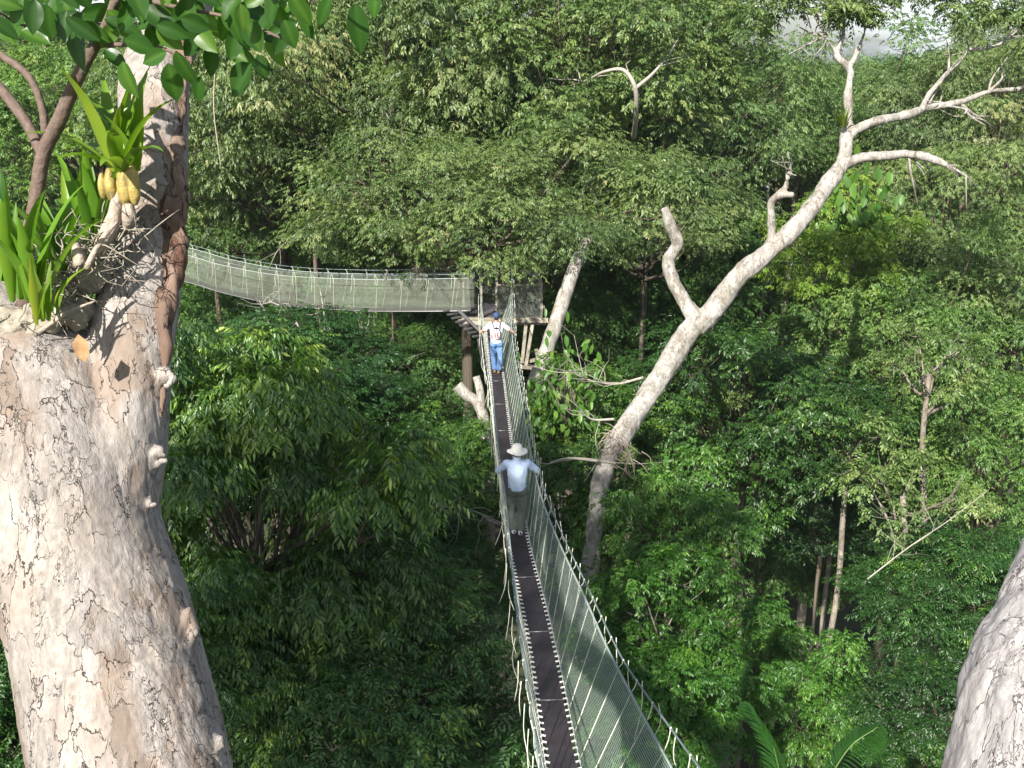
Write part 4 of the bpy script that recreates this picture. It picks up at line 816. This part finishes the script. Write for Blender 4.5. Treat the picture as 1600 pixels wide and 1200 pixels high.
# ------------------------------------------------------------------ big foreground tree
def big_tree():
    b = P(260, 1500, 3.4); root = empty('big_tree', (b.x, b.y, 0), 0, 'huge pale flaking-bark tree in the left foreground', 'tree'); L0 = Vector((b.x, b.y, 0))
    mb = MB()
    pix_tube(mb, [(300, 1700, 3.4, 300), (230, 1300, 3.4, 292), (192, 1120, 3.4, 284), (150, 960, 3.4, 276), (112, 830, 3.4, 272), (88, 730, 3.4, 290), (50, 640, 3.4, 300), (-20, 560, 3.45, 250), (-110, 490, 3.5, 230), (-260, 400, 3.6, 210)], 28, 70)
    pix_tube(mb, [(150, 760, 3.4, 200), (178, 660, 3.38, 160), (196, 590, 3.38, 130), (208, 520, 3.4, 122), (220, 450, 3.42, 118), (232, 380, 3.45, 106), (243, 310, 3.5, 96), (242, 240, 3.55, 100), (242, 170, 3.6, 104), (248, 100, 3.7, 100), (285, 20, 3.8, 84), (310, -80, 4, 82), (330, -250, 4.3, 80)], 22, 60)
    pix_tube(mb, [(120, 600, 3.4, 110), (60, 560, 3.4, 100), (0, 540, 3.4, 100)], 14, 12)
    mb.tube([P(262, 985, 3.36), P(298, 962, 3.36), P(303, 985, 3.36), P(296, 1010, 3.36)], [.05, .022, .018, .012], 7); mb.tube([P(300, 1170, 3.36), P(350, 1158, 3.36)], [.05, .02], 6)
    mb.tube([P(222, 716, 3.34), P(250, 703, 3.32), P(260, 718, 3.32), P(240, 726, 3.34)], [.03, .014, .006, .01], 5); mb.tube([P(222, 784, 3.34), P(246, 790, 3.32)], [.018, .004], 5); mb.tube([P(236, 602, 3.34), P(262, 580, 3.32), P(274, 592, 3.32), P(258, 604, 3.32)], [.03, .014, .007, .008], 5)
    me = mb.remesh('trunk', .0085, 3)
    def dz(c):
        a = noise.noise(c * 3.2) * .014 + noise.noise(c * 9) * .003; v = noise.voronoi(Vector((c.x * 13, c.y * 13, c.z * 6)) + noise.noise_vector(c * 5) * .6)[0]
        e = v[1] - v[0]; k = min(1, e / .12); return a + .003 * k + noise.noise(c * 38) * .0016 + (.0025 if noise.noise(Vector((c.x * 8, c.y * 8, c.z * 3.5)) + Vector((7, 2, 1))) > .12 else 0)
    displace(me, dz); me.transform(Matrix.Translation(-L0)); link('trunk', me, M['bark_big'], root)
    # lower, unseen length of the trunk to the ground
    # ridge of red-brown fissured bark down the right side of the limb
    f = MB()
    for off, w in ((0, 26), (-15, 22), (8, 12)):
        pix_tube(f, [(244 + off, 655, 3.33, 8), (248 + off, 600, 3.33, w * .5), (252 + off, 540, 3.33, w*.7), (262 + off, 470, 3.34, w*.9), (274 + off, 400, 3.37, w), (280 + off, 330, 3.42, w), (278 + off, 260, 3.48, w * .9), (276 + off, 200, 3.53, w * .7), (284 + off, 120, 3.6, w * .7), (296 + off, 40, 3.7, w * .6), (310 + off, -40, 3.8, w * .5)], 10, 60)
    fm = f.remesh('bark_flange', .007, 1); displace(fm, lambda c: .024 * noise.noise(Vector((c.x * 22, c.y * 22, c.z * 5))) + .008 * noise.noise(Vector((c.x * 60, c.y * 60, c.z * 12)))); fm.transform(Matrix.Translation(-L0)); link('bark_flange', fm, M['bark_red'], root)
    # peeling bark plates
    r3 = random.Random(9)
    for px, py, w, h, rz in []:
        c = P(px, py, 3.22 if py > 500 else 3.3) - L0; sz = 3.3 / F; V = []; Fc = []
        for i in range(5):
            for j in range(4): V.append(c + Vector(((j - 1.5) * w * sz * .5 * (1 - .25 * abs(i - 2) / 2) + r3.gauss(0, .002), -.018 * abs(j - 1.5) - .01 + r3.gauss(0, .003), (i - 2) * h * sz * .5)))
        Fc = [(i * 4 + j, i * 4 + j + 1, i * 4 + j + 5, i * 4 + j + 4) for i in range(4) for j in range(3)]
        m_ = bpy.data.meshes.new('bark_plate'); m_.from_pydata([tuple(v) for v in V], [], Fc); o = link('bark_plate', m_, M['husk'], root); so = o.modifiers.new('s', 'SOLIDIFY'); so.thickness = .006
    # unseen crown above and behind the viewer, added and shaped to shade the bridge
    cl = []; rq = random.Random(3)
    for k in range(64):
        a = rq.uniform(0, 6.28); q = rq.uniform(0, 1) ** .5 * 10; cl.append((-9.8 + q * math.cos(a) * .6, -7.5 + q * math.sin(a) * .55, 38.5 + rq.uniform(-4.5, 4), rq.uniform(2.0, 3.2)))
    cl = [(x, y, z, r_) for x, y, z, r_ in cl if not (y > -3.5 and z < 38.5)]
    def blocks(x, y, z, r_):        # gap cut in the added crown so the low sun reaches the trunk
        k = 3.4 - y; x0 = x + .506 * k; z0 = z - .81 * k; return -3.2 - r_ < x0 < 2.2 + r_ and 26.5 - r_ < z0 < 34 + r_
    cl = [q for q in cl if not blocks(*q) and q[0] - q[3] > -15.5]
    me, cc, cr = crown_mesh('crown', 91, 0, 0, 0, 13, 12, 9, .5, .26, .12, .5, clumps=[(x - L0.x, y - L0.y, z, r_) for x, y, z, r_ in cl])
    link('crown', me, M['leaf_big'], root, False)
    lm = MB(); t0 = P(330, -250, 4.3) - L0
    lm.tube([t0, t0 + Vector((.3, .2, 1.5)), t0 + Vector((-.6, -1.5, 4.5)), t0 + Vector((-2, -4, 8))], [.17, .17, .16, .12], 12, 20)
    t1 = P(-260, 400, 3.6) - L0; lm.tube([t1, t1 + Vector((-1.5, -.2, 1.5)), t1 + Vector((-3, -2, 5)), t1 + Vector((-4, -4, 10))], [.22, .22, .2, .14], 12, 20)
    for x, y, z, r_ in cl[::2]: lm.tube([t0 + Vector((-1.5, -3, 6.5)), (x - L0.x, y - L0.y, z)], [.12, .04], 6)
    lm.build('limb', M['bark_big'], root)
    MB().tube([P(300, 1700, 3.4) - L0 + Vector((0, 0, .2)), P(300, 1700, 3.4) - L0 - Vector((-.1, 0, 8)), (0.3, 0, 0)], [.30, .36, .6], 24, 30).build('bole', M['bark_big'], root)
big_tree()
def right_trunk():
    o0 = P(1590, 1500, 2.9); mb = MB()
    root = empty('grey_tree', (o0.x, o0.y, 0), 0, 'weathered grey-white trunk leaning into the lower right corner', 'tree'); L0 = Vector((o0.x, o0.y, 0))
    pix_tube(mb, [(1600, 1600, 2.7, 330), (1630, 1300, 2.7, 310), (1650, 1150, 2.7, 300), (1665, 1060, 2.7, 290), (1690, 960, 2.75, 240), (1735, 830, 2.8, 230), (1790, 700, 2.85, 220), (1860, 500, 3, 210)], 28, 40)
    me = mb.remesh('trunk', .009, 3); displace(me, lambda c: noise.noise(c * 3) * .02 + noise.noise(Vector((c.x * 22, c.y * 22, c.z * 6))) * .010 + noise.noise(c * 40) * .003); me.transform(Matrix.Translation(-L0))
    link('trunk', me, M['bark_grey2'], root)
    bt = P(1600, 1600, 2.7) - L0; MB().tube([bt + Vector((0, 0, .3)), bt - Vector((.2, 0, 9)), (0, 0, 0)], [.26, .34, .55], 24, 30).build('bole', M['bark_grey2'], root)
M['bark_grey2'] = barkmat('weathered_grey_bark', (.34, .325, .33), (.22, .17, .17), (.07, .05, .05), 2.2, .7, .45, .22, .9)
right_trunk()

# ------------------------------------------------------------------ epiphytes in the fork
def orchid(name, px, py, z, n, L, Wd, lean, seed, label, col=(1, 1, 1), bias=None):
    r = empty(name, P(px, py, z), 0, label, 'plant'); link('leaf_rosette', strap_mesh(seed, n, L, Wd, lean, 11, bias), M['orchid'], r).color = (*col, 1); return r
o = orchid('orchid', 192, 268, 3.18, 20, .32, .048, 1.8, 3, 'bright green orchid with yellow bulbs clasping the big trunk', (1.15, 1.1, 1))
for dx, dy, r1, h in ((2, 26, .022, .13), (16, 24, .02, .13), (-20, 26, .017, .10), (8, 20, .02, .10), (-32, 28, .013, .08)):
    c = P(192 + dx, 262 + dy, 3.18) - o.location; MB().tube([c + Vector((0, 0, h / 2)), c + Vector((0, 0, h * .1)), c - Vector((0, 0, h * .3)), c - Vector((0, 0, h / 2))], [r1 * .4, r1, r1 * .9, r1 * .3], 10, 10).build('bulb', M['bulb'], o)
c = P(190, 345, 3.18) - o.location
for k, (a, b) in enumerate((((185, 300), (160, 400)), ((200, 320), (195, 360)), ((180, 330), (140, 410)))):
    A = P(*a, 3.2) - o.location; B = P(*b, 3.22) - o.location; MB().tube([A, A.lerp(B, .5) + Vector((.01, -.01, 0)), B], [.018, .022, .006], 6, 8).build('husk', M['husk'], o)
orchid('orchid', 45, 470, 3.1, 15, .36, .044, .9, 4, 'upright strap-leaved orchid at the far left of the fork', (.85, 1, .8))
orchid('orchid', 100, 430, 3.3, 15, .36, .046, .95, 5, 'upright green orchid beside the brown sapling stem in the fork', (.8, .95, .8))
orchid('orchid', 150, 380, 3.3, 11, .32, .038, .8, 6, 'narrow-leaved orchid between the stem and the yellow bulbs', (.85, 1, .8))
orchid('orchid', 0, 440, 3.2, 10, .34, .046, .7, 7, 'orchid leaves entering from the left edge of the photo', (.8, .95, .75))
orchid('orchid', 70, 500, 3.05, 9, .2, .028, .9, 8, 'small yellowing orchid tuft low in the fork', (1.1, 1, .8))
def debris():
    r = empty('root_tangle', P(110, 500, 3.2), 0, 'tangle of grey roots, moss and dead leaves filling the fork', 'debris'); L0 = r.location; r3 = random.Random(12); mb = MB()
    for k in range(230):
        t = r3.random(); px = 20 + 180 * t + r3.gauss(0, 22); py = 520 - 150 * t + r3.gauss(0, 24) - 25 * math.sin(t * 3); a = P(px, py, 3.24 + r3.gauss(0, .05)) - L0
        v = Vector((r3.gauss(.3, .6), r3.gauss(0, .5), r3.gauss(-.1, .6))).normalized() * r3.uniform(.05, .16)
        mb.tube([a, a + v * .5 + Vector((r3.gauss(0, .02), r3.gauss(0, .02), r3.gauss(0, .02))), a + v], [.0024, .002, .0008], 4, 6)
    mb.build('rootlet', M['root'], r)
    h = MB(); h.ball(P(90, 485, 3.32) - L0, (.11, .12, .05), 24, 16).ball(P(145, 425, 3.34) - L0, (.07, .10, .07), 24, 16).ball(P(30, 505, 3.3) - L0, (.12, .12, .05), 24, 16); m_ = h.remesh('humus', .01, 2); displace(m_, lambda c: .03 * noise.noise(c * 22) + .012 * noise.noise(c * 60)); link('humus', m_, M['root'], r)
    for a, b, w in (((60, 520), (150, 470), .008), ((135, 420), (185, 345), .010), ((125, 415), (120, 380), .02)):
        A = P(*a, 3.12) - L0; B = P(*b, 3.14) - L0; MB().tube([A, A.lerp(B, .5) + Vector((0, -.01, .012)), B], [w, w * .8, w * .3], 6, 10).build('root', M['husk'], r)
    rng = np.random.default_rng(3); px = [(122, 542, .085)]
    for x, y, s in px:
        m_ = leaf_mesh('dead_leaf', np.array([list(P(x, y - 20, 3.08) - L0)]), np.array([[.15, -.1, -1]]), np.array([[.2, -1, .3]]), np.array([s]), np.array([s * .55]), np.array([.5]), six=True, fold=.35); link('dead_leaf', m_, M['deadleaf'], r)
debris()
def sapling():
    r = empty('brown_sapling', P(45, 470, 3.25), 0, 'thin brown forked sapling growing in the fork, leafy at the top edge', 'sapling'); L0 = r.location; mb = MB()
    def br(pts, s=8):
        mb.tube([P(a, b, z) - L0 for a, b, z, w in pts], [w / 2 * z / F for a, b, z, w in pts], s, 30)
    br([(38, 480, 3.25, 30), (45, 430, 3.25, 27), (40, 390, 3.22, 24), (55, 320, 3.2, 23), (68, 240, 3.15, 24), (92, 190, 3.1, 24), (115, 135, 3.05, 22), (140, 85, 3.0, 20), (168, 38, 2.95, 18), (190, -20, 2.9, 16), (240, -90, 2.85, 12)])
    br([(66, 240, 3.15, 18), (40, 190, 3.15, 17), (10, 150, 3.15, 17), (-40, 90, 3.15, 15)]); br([(72, 230, 3.15, 14), (66, 170, 3.12, 13), (45, 120, 3.1, 12), (0, 85, 3.1, 12), (-40, 60, 3.1, 10)])
    br([(150, 70, 3, 10), (190, 70, 2.9, 7), (240, 72, 2.8, 6), (290, 90, 2.75, 4)]); br([(190, -10, 2.9, 10), (270, 10, 2.75, 7), (370, 30, 2.65, 5), (440, 60, 2.6, 4)]); br([(230, -60, 2.85, 8), (380, -40, 2.6, 7), (520, -20, 2.5, 5), (590, 0, 2.45, 3)]); br([(160, 40, 3, 7), (110, 30, 2.9, 5), (40, 40, 2.85, 4), (0, 20, 2.8, 3)])
    mb.build('stem', M['stem'], r)
    LV = [(120, 70, 34, 82, .1), (195, 30, 30, 60, -.9), (200, 125, 34, 58, .2), (220, 70, 36, 50, 1.3), (270, 130, 34, 62, .1), (240, 90, 26, 50, -1.2), (290, 110, 30, 66, .3), (330, 95, 30, 60, -.4), (375, 125, 44, 66, -.7), (340, 40, 36, 60, .9), (395, 55, 34, 58, .4), (400, 20, 30, 60, 1.2), (430, 75, 32, 66, .3), (440, 60, 28, 60, -.4), (560, 45, 34, 76, .1), (470, 15, 30, 60, .5), (505, 20, 28, 58, -.6),
          (60, 25, 34, 70, .4), (30, 15, 30, 70, -.5), (95, 12, 30, 50, 1.4), (150, 20, 30, 60, -1.3), (250, 30, 34, 66, 1.0), (290, 25, 34, 64, -.3), (320, 60, 32, 58, .7), (215, 0, 34, 60, .4), (350, 0, 34, 66, -.8), (445, 0, 34, 60, .6), (585, 8, 28, 40, -.3), (380, 90, 28, 50, 1.1), (300, 70, 30, 56, -.9), (265, 60, 28, 50, .9), (170, 55, 26, 46, -.6), (5, 50, 24, 46, .6), (0, 290, 16, 50, .1), (180, 90, 24, 44, 1.0), (365, 70, 28, 52, -.2), (410, 105, 24, 40, .3), (140, 45, 26, 44, .8), (480, 40, 26, 44, .2), (310, 140, 24, 44, -.3)]
    rng = np.random.default_rng(6); extra = [(rng.uniform(-20, 460), rng.uniform(-60, 60), rng.uniform(24, 33), rng.uniform(42, 62), rng.uniform(-1.4, 1.4)) for _ in range(120)]
    B = []; D = []; Nn = []; Ls = []; Ws = []; T = []
    for x, y, w, h, a in LV + extra:
        z = rng.uniform(2.45, 3.0); c = P(x, y, z) - L0; d = Vector((math.sin(a), rng.uniform(-.35, .35), -math.cos(a))).normalized(); l = h * z / F
        B.append(list(c - d * l * .5)); D.append(list(d)); nn = Vector((rng.normal(0, .35), -1, rng.normal(.35, .4))); Nn.append(list(nn)); Ls.append(l); Ws.append(w * z / F); T.append(rng.uniform(.1, .9))
    # rounder, finely shaped leaves
    V = []; Fc = []; TT = []
    for b, d, n_, l, w, t in zip(B, D, Nn, Ls, Ws, T):
        b = Vector(b); d = Vector(d); s = d.cross(Vector(n_)).normalized(); n_ = s.cross(d); base = len(V); m = 10; cv = rng.uniform(.1, .5)
        for i in range(m):
            u = i / (m - 1); hw = w / 2 * (math.sin(math.pi * u ** .85) ** .75 if 0 < u < 1 else .03) * (1 if u < .85 else .8); c = b + d * l * u - n_ * l * cv * u * u * .5
            wv = .02 * math.sin(u * 14 + t * 9) * w
            V += [c + s * hw + n_ * (hw * .3 + wv), c + s * hw * .5 + n_ * hw * .10, c, c - s * hw * .5 + n_ * hw * .10, c - s * hw + n_ * (hw * .3 - wv)]; TT += [t, t, min(1, t + .25), t, t]
        for i in range(m - 1):
            for k in range(4): q = base + i * 5 + k; Fc.append((q, q + 1, q + 6, q + 5))
    me = bpy.data.meshes.new('foliage'); me.from_pydata([tuple(v) for v in V], [], Fc); at = me.attributes.new('tint', 'FLOAT', 'POINT'); at.data.foreach_set('value', TT); link('foliage', me, M['leaf_big'], r)
sapling()
# ------------------------------------------------------------------ humid air
def air():
    mb = MB(); mb.box((0, 0, 38), (3020, 3020, 80)); o = mb.build('haze', None, None, False)
    m = bpy.data.materials.new('humid_air'); m.use_nodes = True; N = m.node_tree.nodes; N.clear(); out = N.new('ShaderNodeOutputMaterial'); v = N.new('ShaderNodeVolumePrincipled')
    v.inputs['Color'].default_value = (.85, .92, 1, 1); v.inputs['Density'].default_value = .0002; v.inputs['Anisotropy'].default_value = .1; m.node_tree.links.new(v.outputs[0], out.inputs['Volume'])
    o.data.materials.append(m); tag(o, 'thin humid haze in the air over the forest', None, None, 'stuff')
air()
